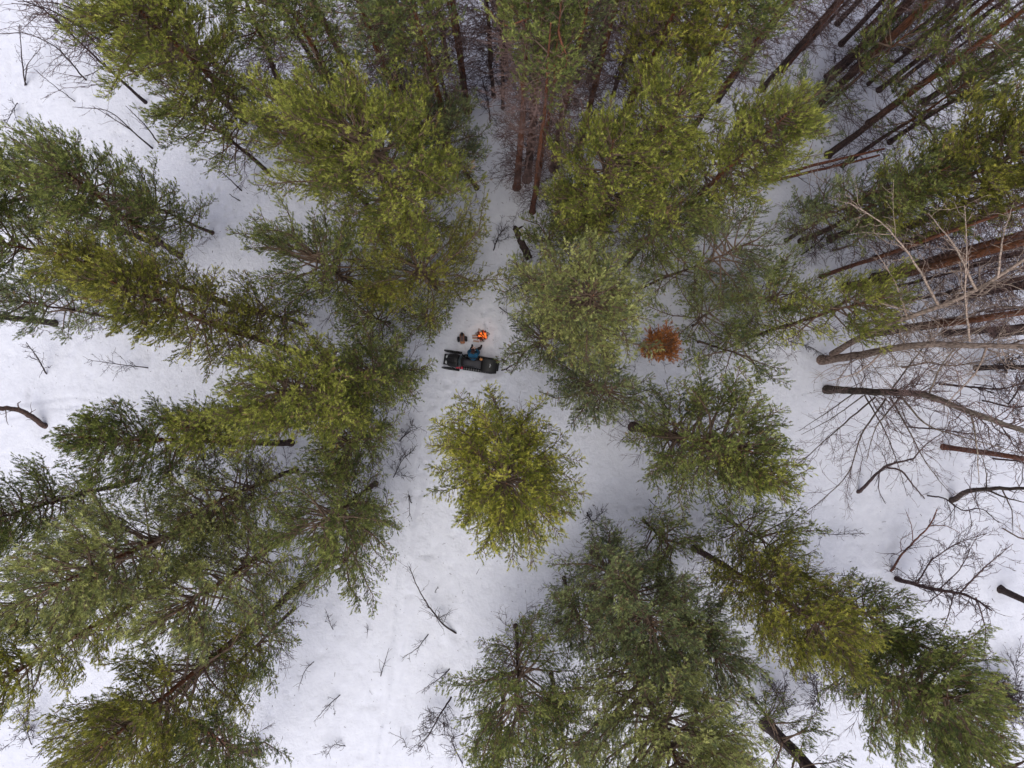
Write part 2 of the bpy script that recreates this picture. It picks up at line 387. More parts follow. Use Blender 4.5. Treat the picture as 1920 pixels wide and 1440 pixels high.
    for i, (_, bp, br) in enumerate(glimb):
        if i < limbs:
            g = Geo(); g.tube(bp, br * 1.15, 5, cap=False); g.build('bough', bark if bark is not PINE_BARK else BOUGH, root, smooth=True)
        else: gr.tube(bp, br, 4, cap=False)
    if gr.n: gr.build('branchwork', BOUGH, root, smooth=True)
    # dead lower branches, all of a tree's in one mesh
    nd = int(dead * (zb - h * .10) * 9)
    if nd > 2:
        gd = Geo(); zd = rng.uniform(max(.8, h * .10), zb + (h - zb) * .45, nd)
        for zq in zd:
            az = rng.uniform(0, 6.28); L = rng.uniform(.5, 1.1 + R * .55); s = np.linspace(0, 1, 5); el = rng.uniform(-.15, .6)
            azs = az + np.cumsum(rng.normal(0, .16, 5)) * s
            bp = at(zq)[None] + np.stack([np.cos(azs) * L * s, np.sin(azs) * L * s, L * (el * s - .12 * s * s)], -1)
            gd.tube(bp, np.linspace(.016, .006, 5), 3)
            ns = int(L * 7)
            if ns:
                u = rng.uniform(.2, .97, ns); p = np.stack([np.interp(u, s, bp[:, k]) for k in range(3)], -1)
                da = az + rng.choice([-1, 1], ns) * rng.uniform(.3, 1.0, ns); de = rng.uniform(-.3, .7, ns)
                ln = (rng.uniform(.2, .75, ns) * L * .5)
                e1 = p + sph(da, de) * ln[:, None]
                gd.sticks(p, e1, .008, .005)
                k2 = np.repeat(np.arange(ns), 2); w2 = rng.uniform(.3, .9, len(k2))
                p2 = p[k2] + (e1 - p)[k2] * w2[:, None]
                gd.sticks(p2, p2 + sph(da[k2] + rng.normal(0, .6, len(k2)), de[k2] + rng.normal(.2, .4, len(k2))) * (ln[k2] * rng.uniform(.25, .6, len(k2)))[:, None], .006, .004)
        gd.build('dead_branches', TWIG, root)
    return root

# ------------------------------------------------------------------ bare trees and saplings
def grow(g, poly, rad, level, rng, spread=.75, up=.15, frac=.5, per=2.0, minr=.006, start=.25):
    """twigs off a limb, and twigs off those"""
    n = max(2, int(per * np.linalg.norm(np.diff(poly, axis=0), axis=1).sum()))
    L0 = np.linalg.norm(np.diff(poly, axis=0), axis=1).sum(); s = np.linspace(0, 1, len(poly))
    for u in np.sort(rng.uniform(start, 1, n)):
        p = np.array([np.interp(u, s, poly[:, k]) for k in range(3)])
        i = min(len(poly) - 2, int(u * (len(poly) - 1))); t = poly[i + 1] - poly[i]; t = t / (np.linalg.norm(t) + 1e-9)
        d = t + rng.normal(0, spread, 3) * np.array([1, 1, .7]); d[2] += up; d /= np.linalg.norm(d)
        L = L0 * frac * rng.uniform(.4, 1.1) * (1.05 - .55 * u)
        if L < .12: continue
        q = np.linspace(0, 1, 5 if level > 0 else 4); bend = rng.normal(0, .20, 3)
        pts = p[None] + d[None] * (L * q)[:, None] + np.outer(q ** 2 * L, bend); pts[1:-1] += rng.normal(0, .035 * L, (len(q) - 2, 3))
        pts[:, 2] = np.maximum(pts[:, 2], .04)
        r = min(np.interp(u, [0, 1], [rad, rad * .45]) * .6, .026); r = max(r, minr)
        g.tube(pts, np.linspace(r, max(minr * .8, r * .35), len(q)), 4 if r > .03 else 3, cap=False)
        if level > 0: grow(g, pts, r, level - 1, rng, spread, up, frac * .95, per * 1.25, minr, .15)

def smooth_poly(pts, n=None):
    pts = np.asarray(pts, float); d = np.concatenate([[0], np.cumsum(np.linalg.norm(np.diff(pts, axis=0), axis=1))])
    n = n or max(6, len(pts) * 4); u = np.linspace(0, d[-1], n)
    q = np.stack([np.interp(u, d, pts[:, k]) for k in range(3)], -1)
    for _ in range(2): q[1:-1] = q[1:-1] * .5 + (q[:-2] + q[2:]) * .25
    return q

def bare_tree(name, label, cat, stems, bark, twigbark, level=2, per=2.0, frac=.5, group=None, spread=.75, minr=.008, up=.12, well=True, stemname='trunk'):
    """stems: list of (list of (px, py, z), base radius, tip radius, kind); the first is the trunk"""
    rng = np.random.default_rng(zlib.crc32(label.encode()))
    B = P(*stems[0][0][0][:2]); gz = (ground_at(B[0], B[1]) - .03) if well or stems[0][0][0][2] == 0 else 0.0
    root = thing(name, label, cat, (B[0], B[1], gz), 0, group)
    if well: WELLS.append((B[0], B[1], .22 + stems[0][1] * 2, .10))
    gt = Geo()
    for i, (pl, ra, rb, kind) in enumerate(stems):
        pts = np.array([P(*q) for q in pl]) - np.array([B[0], B[1], 0])
        if i == 0: pts = np.vstack([pts[0] - np.array([0, 0, .4]), pts])
        q = smooth_poly(pts); q[1:-1] += rng.normal(0, .008 + ra * .03, (len(q) - 2, 3))
        r = np.linspace(ra, rb, len(q)) * (1 + rng.normal(0, .02, len(q)))
        if i == 0 and ra > .08: r[:3] *= np.array([1.3, 1.2, 1.06])
        g = Geo(); g.tube(q, r, 9 if ra > .08 else 6); g.build(kind, bark, root, smooth=True)
        grow(gt, q, (ra + rb) / 2, level, rng, spread, up, frac, per, minr)
    if gt.n: gt.build('twig_spray', twigbark, root)
    return root

# ------------------------------------------------------------------ the pines: (crown middle in the photo, crown width, height, bare share, dens, colour, label, extras)
PINES = [
 # upper middle
 ((712, 318), 345, 17, .42, 'yellow', 1.0, 'broadest bright yellow-green pine, standing up-slope of the campfire', dict(base=(812, 470))),
 ((588, 262), 205, 15.5, .45, 'yellow', .92, 'yellow-green pine pressed against the outer side of the broadest pine', {}),
 ((838, 262), 165, 11.5, .35, 'blue', .8, 'grey-green pine with a broken reddish top between two bright pines', dict(base=(893, 352))),
 ((615, 500), 260, 9.5, .25, 'green', .62, 'thin see-through pine between the broadest pine and the olive pines', {}),
 ((792, 508), 285, 9, .28, 'olive', .6, 'low thin pine whose branches end just above the campfire', dict(dead=1.6)),
 ((700, 590), 150, 7, .2, 'green', .5, 'short sparse pine close beside the seated person and backpack', {}),
 ((1135, 345), 225, 15, .42, 'yellow', .95, 'yellow-green pine just across the gap from the broadest pine', dict(base=(1107, 492))),
 ((1228, 245), 190, 17, .5, 'yellow', .92, 'yellow-green pine with a pointed bright top near the orange trunk', {}),
 ((800, 600), 110, 6, .2, 'green', .42, 'short see-through pine with its twigs right above the backpack', {}),
 ((990, 535), 120, 5, .2, 'blue', .4, 'short thin pine standing between the log and the campfire', {}),
 ((1030, 455), 110, 6, .25, 'green', .6, 'small green pine touching the fallen log', {}),
 ((1080, 405), 130, 9, .35, 'green', .8, 'small dark green pine in the shade beside the fallen log', {}),
 ((1388, 295), 192, 17, .42, 'yellow', 1.0, 'dense rounded yellow-green pine on the edge of the open snow gap', dict(base=(1222, 440))),
 ((1240, 420), 190, 11, .35, 'green', .75, 'green pine filling the space below the rounded pine', dict(base=(1173, 497))),
 ((1330, 490), 240, 7, .22, 'blue', .6, 'sparse blue-green pine with much snow showing through its twigs', dict(base=(1190, 545), dead=.8)),
 ((1430, 560), 190, 6, .2, 'green', .62, 'sparse young pine at the edge of the bare birches', dict(base=(1385, 560))),
 ((1560, 585), 180, 10, .35, 'yellow', .6, 'leaning young pine with a bright tuft at its tip among the birches', dict(base=(1385, 638))),
 ((1375, 655), 170, 5, .2, 'blue', .55, 'thin pine with few needles beside the rust-brown pine', dict(base=(1310, 640))),
 ((1092, 578), 262, 14.5, .38, 'pale', 1.0, 'pale grey-green pine standing across the clearing from the campfire', dict(base=(1060, 610))),
 ((1015, 640), 175, 7, .22, 'blue', .5, 'small thin pine leaning over the tail of the snowmobile', {}),
 ((1125, 730), 185, 8.5, .28, 'blue', .85, 'dark blue-green pine with brown inner twigs between three larger pines', dict(base=(1085, 715))),
 ((945, 888), 305, 15.5, .40, 'gold', 1.0, 'golden yellow-green pine alone in the middle of the clearing', dict(base=(945, 836), full=1.15, nlk=5.4, dome=.5)),
 ((1325, 830), 262, 12.5, .3, 'green', .95, 'bushy green pine with its thick round trunk foot showing in the snow', dict(base=(1186, 800), r0=.26)),
 ((1400, 870), 130, 13.5, .55, 'yellow', .85, 'small bright pine top at the outer edge of the bushy green pine', dict(base=(1245, 818))),
 # left
 ((585, 735), 250, 16, .4, 'yellow', 1.0, 'yellow-green pine with a pale top beside the snowmobile clearing', {}),
 ((705, 700), 190, 12, .35, 'green', .8, 'darker green pine leaning towards the snowmobile nose', {}),
 ((660, 820), 190, 10, .35, 'green', .72, 'green pine with fine bare twigs along the open snow lane', {}),
 ((305, 818), 185, 17, .38, 'dark', 1.0, 'long dark green pine seen along its side above open snow', dict(base=(545, 832))),
 ((395, 795), 105, 15, .55, 'yellow', .95, 'small pale pine top in front of the long dark pine', {}),
 ((335, 580), 188, 18, .40, 'olive', 1.0, 'olive-yellow pine with its reddish trunk showing on the clearing side', dict(base=(575, 668))),
 ((225, 512), 125, 18, .55, 'olive', .9, 'narrow olive pine directly behind the olive-yellow pine', {}),
 ((500, 590), 150, 9, .3, 'olive', .55, 'low thin pine with bare purple twigs beside the olive-yellow pine', dict(dead=2.0)),
 ((195, 375), 235, 15, .38, 'green', .78, 'loose green pine with its dark trunk foot towards the middle', dict(base=(336, 480))),
 ((315, 395), 160, 8, .22, 'green', .6, 'small thin pine on the edge of the long snow lane', {}),
 ((20, 350), 190, 16, .4, 'green', .9, 'green pine cut by the picture edge above the loose green pine', {}),
 ((75, 470), 170, 14, .4, 'green', .75, 'green pine with gaps between the loose pine and the grey-green trunk', {}),
 ((95, 575), 150, 9, .3, 'blue', .65, 'dark thin pine hanging over the grey-green trunk', dict(base=(235, 600))),
 ((-180, 575), 240, 17, .5, 'green', .6, 'pine whose thick grey-green trunk runs out past the picture edge', dict(base=(100, 605), bark=MOSS_BARK, dead=.5)),
 ((48, 952), 190, 13.5, .3, 'dark', 1.15, 'dark green pine by itself beside the lower white opening', dict(bark=DARK_BARK)),
 # lower left group
 ((245, 1030), 300, 17.5, .38, 'pale', .9, 'pale yellow-green pine with bare grey twigs at its top', dict(dead=1.5)),
 ((420, 1085), 280, 15, .4, 'pale', .9, 'pale green pine in the middle of the lower dense group', {}),
 ((430, 930), 210, 13, .35, 'pale', .75, 'grey-green pine just below the long dark pine', {}),
 ((630, 960), 240, 12.5, .35, 'green', .75, 'loose green pine reaching over the snow lane with a reddish trunk', {}),
 ((660, 1025), 210, 8, .22, 'green', .7, 'lacy dark pine at the corner of the lower snow field', {}),
 ((335, 1285), 290, 17, .40, 'olive', .85, 'large dark green pine with a slanting trunk above lower snow', dict(base=(562, 1098), r0=.24)),
 ((80, 1225), 230, 17.5, .42, 'gold', .8, 'yellowing pine with a reddish trunk and see-through branches', {}),
 ((110, 1090), 180, 16, .45, 'pale', .7, 'pale pine between the yellowing pine and the dark lone pine', {}),
 ((480, 1215), 170, 9, .25, 'green', .6, 'lacy green pine whose lower twigs hang over the snow field', {}),
 ((420, 1390), 220, 13, .3, 'dark', .8, 'dark green pine along the lower edge beside the saplings', dict(base=(478, 1418), r0=.22)),
 ((225, 1400), 190, 15, .35, 'olive', .65, 'olive pine at the lower edge near the white corner', {}),
 # lower middle and lower right
 ((1185, 1120), 250, 14, .3, 'blue', .78, 'blue-green pine with a dark red trunk below the golden pine', dict(base=(1112, 1035), dead=1.6)),
 ((1215, 1325), 320, 17, .38, 'pale', 1.0, 'large soft grey-green pine at the lower edge, fullest of its group', {}),
 ((1075, 1150), 150, 9, .3, 'blue', .75, 'small grey-green pine on the snow side of the dark red trunk', {}),
 ((970, 1275), 250, 11, .25, 'green', .6, 'dark lacy pine with many bare twigs beside the saplings', dict(dead=1.8)),
 ((1050, 1380), 170, 10, .3, 'dark', .7, 'dark pine between the lacy pine and the soft grey-green pine', {}),
 ((940, 1425), 165, 10, .3, 'yellow', .9, 'small yellow-green pine cut by the lower edge', {}),
 ((1310, 1190), 200, 12, .35, 'blue', .75, 'grey-green pine between the soft pine and the dark red slanting trunk', {}),
 ((1345, 1400), 150, 9, .3, 'blue', .65, 'shaded thin pine beside the thick broken-looking brown trunk', {}),
 ((1465, 1120), 225, 16, .35, 'olive', .95, 'yellow-green pine with a dark red slanting trunk by the white slope', dict(base=(1305, 1030))),
 ((1420, 1010), 190, 8, .22, 'green', .6, 'feathery green pine with bare twigs reaching onto the white slope', dict(dead=2)),
 ((1240, 1010), 150, 7, .22, 'green', .5, 'low thin pine at the foot of the golden pine', {}),
 ((1690, 1285), 270, 16, .35, 'green', .9, 'large spreading green pine alone on the lower white slope', dict(base=(1530, 1225), tuft=1.05)),
 ((1640, 1165), 160, 12, .35, 'dark', .75, 'dark green pine just above the large spreading pine', {}),
 ((1830, 1400), 200, 17, .4, 'olive', .7, 'olive pine in the far lower corner beyond the spreading pine', {}),
 ((1480, 1400), 190, 8, .22, 'dark', .4, 'thin dark pine with mostly bare twigs round the thick brown trunk', dict(dead=2)),
 ((1720, 1640), 220, 17, .5, 'dark', .6, 'pine with a thick dark brown trunk foot near the lower edge', dict(base=(1440, 1362), r0=.36, bark=DARK_BARK, dead=.4)),
 # upper right
 ((1830, 325), 265, 17, .42, 'olive', 1.0, 'wide olive-green pine, fullest of the group beside the slanting trunks', {}),
 ((1690, 360), 170, 14, .42, 'green', .6, 'green pine with dark gaps on the inner side of the olive pine', {}),
 ((1580, 395), 170, 10, .3, 'blue', .5, 'thin shaded pine over the open snow next to the rounded pine', {}),
 ((1895, 230), 150, 17, .45, 'green', .6, 'green pine behind the wide olive pine at the picture edge', {}),
 ((1760, 190), 190, 12, .45, 'dark', .3, 'sparse dark pine among the slanting trunks', {}),
 ((1870, 60), 210, 18, .5, 'green', .4, 'pine crown in the upper corner above the slanting trunks', {}),
 ((1480, 215), 150, 9, .3, 'blue', .4, 'small sparse pine in front of the two thickest slanting trunks', {}),
 ((1655, 105), 170, 11, .3, 'dark', .28, 'very thin dark pine standing among the feet of the slanting trunks', dict(dead=2)),
 ((1880, 130), 170, 13, .35, 'dark', .35, 'thin dark pine behind the slanting trunks at the picture edge', dict(dead=2)),
 # upper edge
 ((1012, 30), 170, 21, .64, 'green', .66, 'mid-green pine over the twin-stemmed trunk at the upper edge', {}),
 ((1095, 25), 110, 20, .64, 'blue', .5, 'grey-green pine beside the mid-green pine at the upper edge', {}),
 ((770, 22), 160, 20, .62, 'green', .68, 'green pine with reddish stem tops at the upper edge', {}),
 ((685, 22), 140, 20, .62, 'blue', .68, 'grey-green pine at the upper edge over a bare purple thicket', {}),
 ((575, 60), 140, 19, .5, 'green', .75, 'deep green narrow pine at the upper edge', {}),
 ((470, 25), 130, 17, .58, 'dark', .35, 'dark thin pine with many dead twigs at the upper edge', dict(base=(540, 187), bark=DARK_BARK, dead=2)),
 ((1250, 45), 200, 19.5, .55, 'olive', .8, 'yellow-green pine with an orange trunk at the upper edge', dict(base=(1150, 250), r0=.25)),
 ((1365, 40), 165, 19, .55, 'green', .7, 'green pine at the upper edge beside the slanting trunks', {}),
 ((1445, 35), 90, 17, .55, 'green', .45, 'small green pine top at the upper edge above the snow gap', {}),
 ((325, 80), 270, 19, .42, 'yellow', .9, 'big yellow-green pine with a forked orange trunk in the upper corner', dict(base=(508, 255), r0=.25)),
 ((390, 225), 190, 11, .35, 'green', .7, 'dim green pine under the orange-trunked pine', {}),
 ((250, 20), 140, 16, .4, 'yellow', .75, 'yellow-green pine in the corner beside the bare birch thicket', {}),
]
for c, w, h, cb, col, dens, label, kw in PINES:
    if c[0] < 720 and c[1] > 840: dens *= .86
    if c[0] < 460 and c[1] > 300: w *= .93
    pine(c, w, h, cb, col, dens, label, **kw)

# the rust-brown dead young pine
pine((1320, 590), 210, 5, .2, 'green', .5, 'low sparse pine with green twigs on the outer side of the rust-brown pine', base=(1300, 610))
pine((1236, 645), 52, 5.4, .35, 'rust', 1.0, 'small dead pine with rust-brown needles beside the pale grey-green pine', base=(1205, 655), r0=.07, bark=RED_BARK, limbs=3, dead=1.0, tuft=1.35)

# slanting trunks whose crowns rise out of the photograph
POLES = [
 ((998, 396), 16, .55, .17, RED_BARK, 'slender reddish pine with two stems rising from one foot in the snow', 1),
 ((970, 350), 17, .6, .21, RED_BARK, 'straight reddish trunk beside the two-stemmed pine', 0),
 ((1037, 304), 15, .55, .13, PINE_BARK, 'thin dark trunk in open snow between two thicker trunks', 0),
 ((1081, 286), 17, .55, .20, PINE_BARK, 'dark leaning trunk next to the thin dark trunk', 0),
 ((997, 194), 16, .55, .15, DARK_BARK, 'short-looking dark trunk behind the two-stemmed pine', 0),
 ((1110, 144), 16, .55, .17, DARK_BARK, 'dark trunk standing in snow close to the upper edge', 0),
 ((1057, 139), 16, .6, .13, DARK_BARK, 'thin trunk mostly hidden by needles at the upper edge', 0),
 ((876, 205), 17, .6, .21, RED_BARK, 'reddish trunk over the grey-green broken-topped pine', 0),
 ((684, 186), 17, .6, .20, RED_BARK, 'reddish trunk in the purple thicket above the broadest pine', 0),
 ((1430, 166), 18, .55, .17, DARK_BARK, 'dark slanting trunk nearest to the rounded pine', 0),
 ((1392, 120), 17, .6, .16, DARK_BARK, 'dark slanting trunk half hidden by the green pine at the edge', 0),
 ((1500, 85), 18, .6, .15, DARK_BARK, 'slanting trunk crossing close behind the snow gap', 0),
 ((1537, 166), 19, .55, .23, DARK_BARK, 'thick slanting trunk with a dark foot, inner one of the thick pair', 0),
 ((1529, 200), 19, .55, .24, PINE_BARK, 'thick slanting trunk turning orange, outer one of the thick pair', 0),
 ((1573, 42), 17, .6, .15, DARK_BARK, 'small slanting trunk with its foot close to the upper edge', 0),
 ((1580, 80), 18, .6, .16, PINE_BARK, 'slanting trunk with its foot in snow above the thick pair', 0),
 ((1651, 167), 18, .5, .15, PINE_BARK, 'thin slanting trunk with a black foot beyond the thick pair', 0),
 ((1632, 228), 18, .5, .18, PINE_BARK, 'long slanting trunk lowest in the snow of the slanting stand', 0),
 ((1702, 94), 18, .55, .17, PINE_BARK, 'slanting trunk with its foot among dark twigs', 0),
 ((1735, 190), 18, .5, .19, PINE_BARK, 'orange-brown slanting trunk over the wide olive pine', 0),
 ((1760, 40), 18, .6, .17, DARK_BARK, 'slanting trunk nearest the upper corner', 0),
 ((1670, 30), 18, .6, .15, DARK_BARK, 'slanting trunk with its foot just inside the upper edge', 0),
 ((1815, 150), 18, .55, .18, DARK_BARK, 'dark slanting trunk behind the green pine at the picture edge', 0),
 ((1588, 540), 19, .6, .27, PINE_BARK, 'thickest brown trunk slanting out below the wide olive pine', 0),
 ((1638, 520), 18, .6, .21, PINE_BARK, 'brown trunk lying close behind the thickest brown trunk', 0),
 ((1540, 518), 17, .6, .13, RED_BARK, 'slim reddish trunk just above the thickest brown trunk', 0),
 ((1730, 495), 18, .6, .16, PINE_BARK, 'brown trunk with a mossy foot above the birch crowns', 0),
 ((1654, 572), 15, .6, .10, DARK_BARK, 'thin dark pole slanting between birch branches', 0),
 ((1624, 627), 18, .62, .24, PINE_BARK, 'reddish-brown trunk between the two pale birches', 0),
 ((1775, 626), 18, .62, .20, DARK_BARK, 'dark trunk with a black foot behind the birch branches', 0),
 ((1868, 627), 18, .6, .20, DARK_BARK, 'trunk with a mossy foot nearest the picture edge behind the birches', 0),
 ((1848, 536), 17, .6, .15, RED_BARK, 'red-brown trunk between two darker ones at the picture edge', 0),
 ((1770, 838), 17, .65, .16, RED_BARK, 'reddish straight trunk on open snow below the birch', 0),
 ((1877, 1107), 17, .6, .19, DARK_BARK, 'dark trunk foot on the white slope beside the small bare birch', 0),
 ((760, 175), 17, .6, .13, DARK_BARK, 'dark trunk in the purple thicket, inner of the thicket pair', 0),
 ((735, 150), 17, .6, .14, DARK_BARK, 'dark trunk in the purple thicket, outer of the thicket pair', 0),
 ((805, 160), 17, .6, .13, RED_BARK, 'slim reddish trunk just inside the reddish trunk over the broken top', 0),
 ((840, 120), 17, .6, .15, DARK_BARK, 'dark trunk with its foot near the upper edge above the broken-topped pine', 0),
 ((925, 180), 17, .6, .12, DARK_BARK, 'slim dark trunk a step outside the straight reddish trunk', 0),
 ((948, 120), 17, .6, .14, RED_BARK, 'reddish trunk rising at the upper edge over the straight reddish trunk', 0),
 ((1150, 175), 17, .6, .12, DARK_BARK, 'slim dark trunk beside the orange trunk at the upper edge', 0),
 ((1195, 140), 17, .6, .14, DARK_BARK, 'dark trunk crossing behind the orange trunk', 0),
 ((1290, 130), 17, .6, .13, DARK_BARK, 'dark trunk between the two bright pines and the upper edge', 0),
 ((1345, 190), 18, .6, .15, DARK_BARK, 'dark slanting trunk behind the dense rounded pine', 0),
 ((610, 150), 17, .6, .15, DARK_BARK, 'dark trunk under the deep green narrow pine', 0),
 ((440, 160), 17, .6, .16, DARK_BARK, 'dark trunk between the forked orange trunk and deep green pine', 0),
 ((1470, 130), 18, .6, .12, RED_BARK, 'slim reddish slanting trunk next to the snow gap', 0),
 ((1600, 130), 18, .6, .12, DARK_BARK, 'slim dark slanting trunk between the thick pair and the thin black-footed one', 0),
 ((1620, 60), 18, .6, .13, RED_BARK, 'reddish slanting trunk near the upper edge above the thick pair', 0),
 ((1690, 150), 18, .6, .12, DARK_BARK, 'slim slanting trunk among dark twigs over the lowest long trunk', 0),
 ((1700, 455), 18, .6, .20, PINE_BARK, 'brown trunk just above the birch crowns, thinner of the upper two', 0),
 ((1690, 430), 18, .6, .24, PINE_BARK, 'thick brown trunk just above the birch crowns', 0),
 ((1800, 560), 17, .6, .12, RED_BARK, 'slim red trunk crossing behind the long bent birch stem', 0),
 ((1830, 690), 18, .6, .15, DARK_BARK, 'dim slim trunk under the pale birch stem', 0),
]
for b, h, cb, r0, bark, label, fk in POLES:
    h, cb = h * 1.28, .74
    off = np.array([b[0] - 960, b[1] - 720.])
    _k = H / (H - h * (cb + (1 - cb) * .55))
    pine((960 + off[0] * _k, 720 + off[1] * _k), 150, h, cb, 'green', .38, label, base=b, r0=r0, bark=bark, dead=1.5 if b[1] < 420 and 560 < b[0] < 1500 else .85, forks=fk, limbs=4, group='trunks slanting out of the picture')

# the crowd of slim trunks in the darkest parts of the stand, which nothing tells apart
_rc = np.random.default_rng(4242); _n = 0
for x0, x1, y0, y1, n, label in ((700, 1010, 40, 235, 12, 'slim dark pine trunk in the crowd of trunks at the upper edge'), (1010, 1300, 40, 200, 9, 'slim dark pine trunk in the crowd of trunks at the upper edge'),
                          (1480, 1800, 20, 170, 10, 'slim dark pine trunk in the crowd of slanting trunks in the upper corner'), (1650, 1860, 430, 640, 7, 'slim brown pine trunk in the crowd of trunks behind the bare birches')):
    for i in range(n):
        _n += 1; b = (_rc.uniform(x0, x1), _rc.uniform(y0, y1)); h = _rc.uniform(17, 22); k = H / (H - h * .88)
        pine((960 + (b[0] - 960) * k + _rc.normal(0, 14), 720 + (b[1] - 720) * k), 110, h, .76, 'dark', .3, label, base=b, r0=_rc.uniform(.07, .12), bark=DARK_BARK if i % 3 else PINE_BARK, dead=1.0, limbs=2, seed=_n,
             group=label.replace('slim', 'slim').replace(' pine trunk', ' pine trunks'))
# ------------------------------------------------------------------ bare birches
bare_tree('birch_tree', 'bare birch with a dark foot and long drooping limbs over the white slope', 'tree', [
  ([(1550, 730, 0), (1640, 735, 5.4), (1730, 738, 9.2), (1800, 765, 11.8), (1850, 785, 13), (1930, 812, 15)], .23, .09, 'trunk'),
  ([(1600, 738, 3), (1547, 775, 3.6), (1498, 808, 3.4)], .042, .011, 'limb'),
  ([(1618, 742, 4), (1560, 785, 4.6), (1502, 815, 4.0)], .038, .011, 'limb'),
  ([(1640, 745, 5.2), (1575, 800, 6), (1520, 850, 6), (1448, 907, 5)], .048, .011, 'limb'),
  ([(1660, 748, 6), (1612, 815, 7), (1592, 890, 7), (1550, 930, 6.6), (1490, 975, 6)], .048, .011, 'limb'),
  ([(1620, 740, 4.2), (1655, 800, 4.8), (1680, 860, 4.8), (1700, 930, 4.2)], .042, .011, 'limb'),
  ([(1670, 748, 6.4), (1700, 800, 7), (1735, 870, 7.2), (1785, 930, 6.6)], .046, .011, 'limb'),
  ([(1690, 745, 7.2), (1735, 800, 8), (1790, 815, 8.6), (1915, 850, 9)], .05, .012, 'limb'),
  ([(1665, 740, 6), (1700, 690, 7.4), (1740, 640, 8.6), (1765, 560, 9)], .042, .011, 'limb'),
  ([(1820, 775, 12.2), (1830, 830, 13), (1835, 905, 13)], .042, .011, 'limb'),
  ([(1740, 742, 9.5), (1760, 690, 10.6), (1800, 640, 11.6), (1880, 590, 13)], .042, .011, 'limb'),
  ([(1690, 742, 7), (1640, 800, 8.5), (1625, 860, 9)], .05, .012, 'limb'),
], BIRCH_BARK, TWIG, level=2, per=3.4, frac=.36, group='bare birches on the slope', minr=.0068)
bare_tree('birch_tree', 'pale birch with a mossy foot and a long bent stem crossing the dark trunks', 'tree', [
  ([(1540, 675, 0), (1600, 668, 3.4), (1680, 652, 8), (1745, 645, 10.4), (1850, 650, 13), (1930, 648, 14.5)], .25, .09, 'trunk'),
  ([(1560, 664, 1.4), (1632, 622, 6.4), (1700, 595, 9.4), (1775, 570, 11.4), (1840, 540, 12.8), (1930, 480, 14.6)], .19, .06, 'fork_stem'),
  ([(1818, 640, 13.6), (1808, 560, 15), (1812, 470, 16.4), (1808, 385, 17)], .046, .011, 'limb'),
  ([(1760, 575, 11), (1720, 500, 13), (1660, 420, 14), (1590, 380, 14)], .065, .012, 'limb'),
  ([(1830, 545, 13), (1790, 460, 14.6), (1740, 400, 15.4)], .055, .012, 'limb'),
  ([(1700, 595, 9.4), (1680, 530, 10.5), (1640, 470, 11)], .05, .012, 'limb'),
  ([(1870, 520, 14), (1880, 440, 15), (1900, 380, 16)], .05, .012, 'limb'),
  ([(1850, 650, 13), (1830, 700, 14), (1770, 760, 14.6)], .05, .012, 'limb'),
  ([(1660, 655, 7), (1610, 700, 7.6), (1550, 715, 7)], .05, .012, 'limb'),
], PALE_BARK, PALE_BARK, level=2, per=2.9, frac=.34, group='bare birches on the slope', minr=.0068)
bare_tree('birch_tree', 'small twisted birch with many fine red-brown twigs on the white slope', 'tree', [
  ([(1681, 1086, 0), (1745, 1104, 2.6), (1818, 1116, 5), (1860, 1145, 6.2)], .14, .04, 'trunk'),
  ([(1720, 1096, 1.8), (1745, 1050, 3), (1790, 1020, 4), (1850, 1000, 5)], .05, .015, 'limb'),
  ([(1800, 1112, 4.4), (1850, 1060, 5.6), (1900, 1020, 6.4)], .05, .015, 'limb'),
  ([(1760, 1106, 3), (1800, 1070, 4), (1830, 1010, 5)], .04, .012, 'limb'),
  ([(1830, 1120, 5.4), (1850, 1180, 5.6), (1845, 1230, 5)], .04, .012, 'limb'),
  ([(1770, 1108, 3.4), (1740, 1130, 3.8), (1700, 1120, 3.6)], .035, .012, 'limb'),
  ([(1790, 1110, 4), (1775, 1165, 4.6), (1760, 1200, 4.6)], .035, .012, 'limb'),
], TWIG, TWIG, level=2, per=5.5, frac=.40, group='bare birches on the slope', minr=.0095)
bare_tree('birch_tree', 'slim pale-pink sapling bending upward beside the twisted birch', 'tree', [
  ([(1671, 1074, 0), (1686, 1045, .7), (1712, 1017, 1.6), (1745, 985, 2.6), (1757, 955, 3.2)], .075, .03, 'trunk'),
  ([(1745, 985, 2.6), (1775, 985, 3.2), (1800, 1000, 3.4)], .03, .012, 'limb'),
  ([(1712, 1017, 1.6), (1710, 985, 2.6), (1700, 960, 3.2)], .025, .012, 'limb'),
  ([(1690, 1035, 1), (1688, 1010, 1.8), (1710, 1000, 2.4)], .022, .012, 'limb'),
], RED_BARK, TWIG, level=1, per=3, frac=.4, group='bare birches on the slope')
bare_tree('birch_tree', 'forked grey birch arching from its foot beside the spreading twigs', 'tree', [
  ([(1611, 925, 0), (1640, 893, 1.4), (1665, 872, 2.6), (1715, 860, 4)], .11, .04, 'trunk'),
  ([(1665, 877, 2.4), (1690, 880, 3), (1715, 912, 3.2), (1735, 935, 2.8)], .06, .03, 'limb'),
  ([(1650, 886, 1.8), (1648, 920, 2.2), (1662, 945, 2.0)], .035, .015, 'limb'),
  ([(1715, 860, 4), (1740, 830, 5), (1790, 800, 6)], .04, .012, 'limb'),
], TWIG, TWIG, level=2, per=2.2, frac=.45, group='bare birches on the slope')
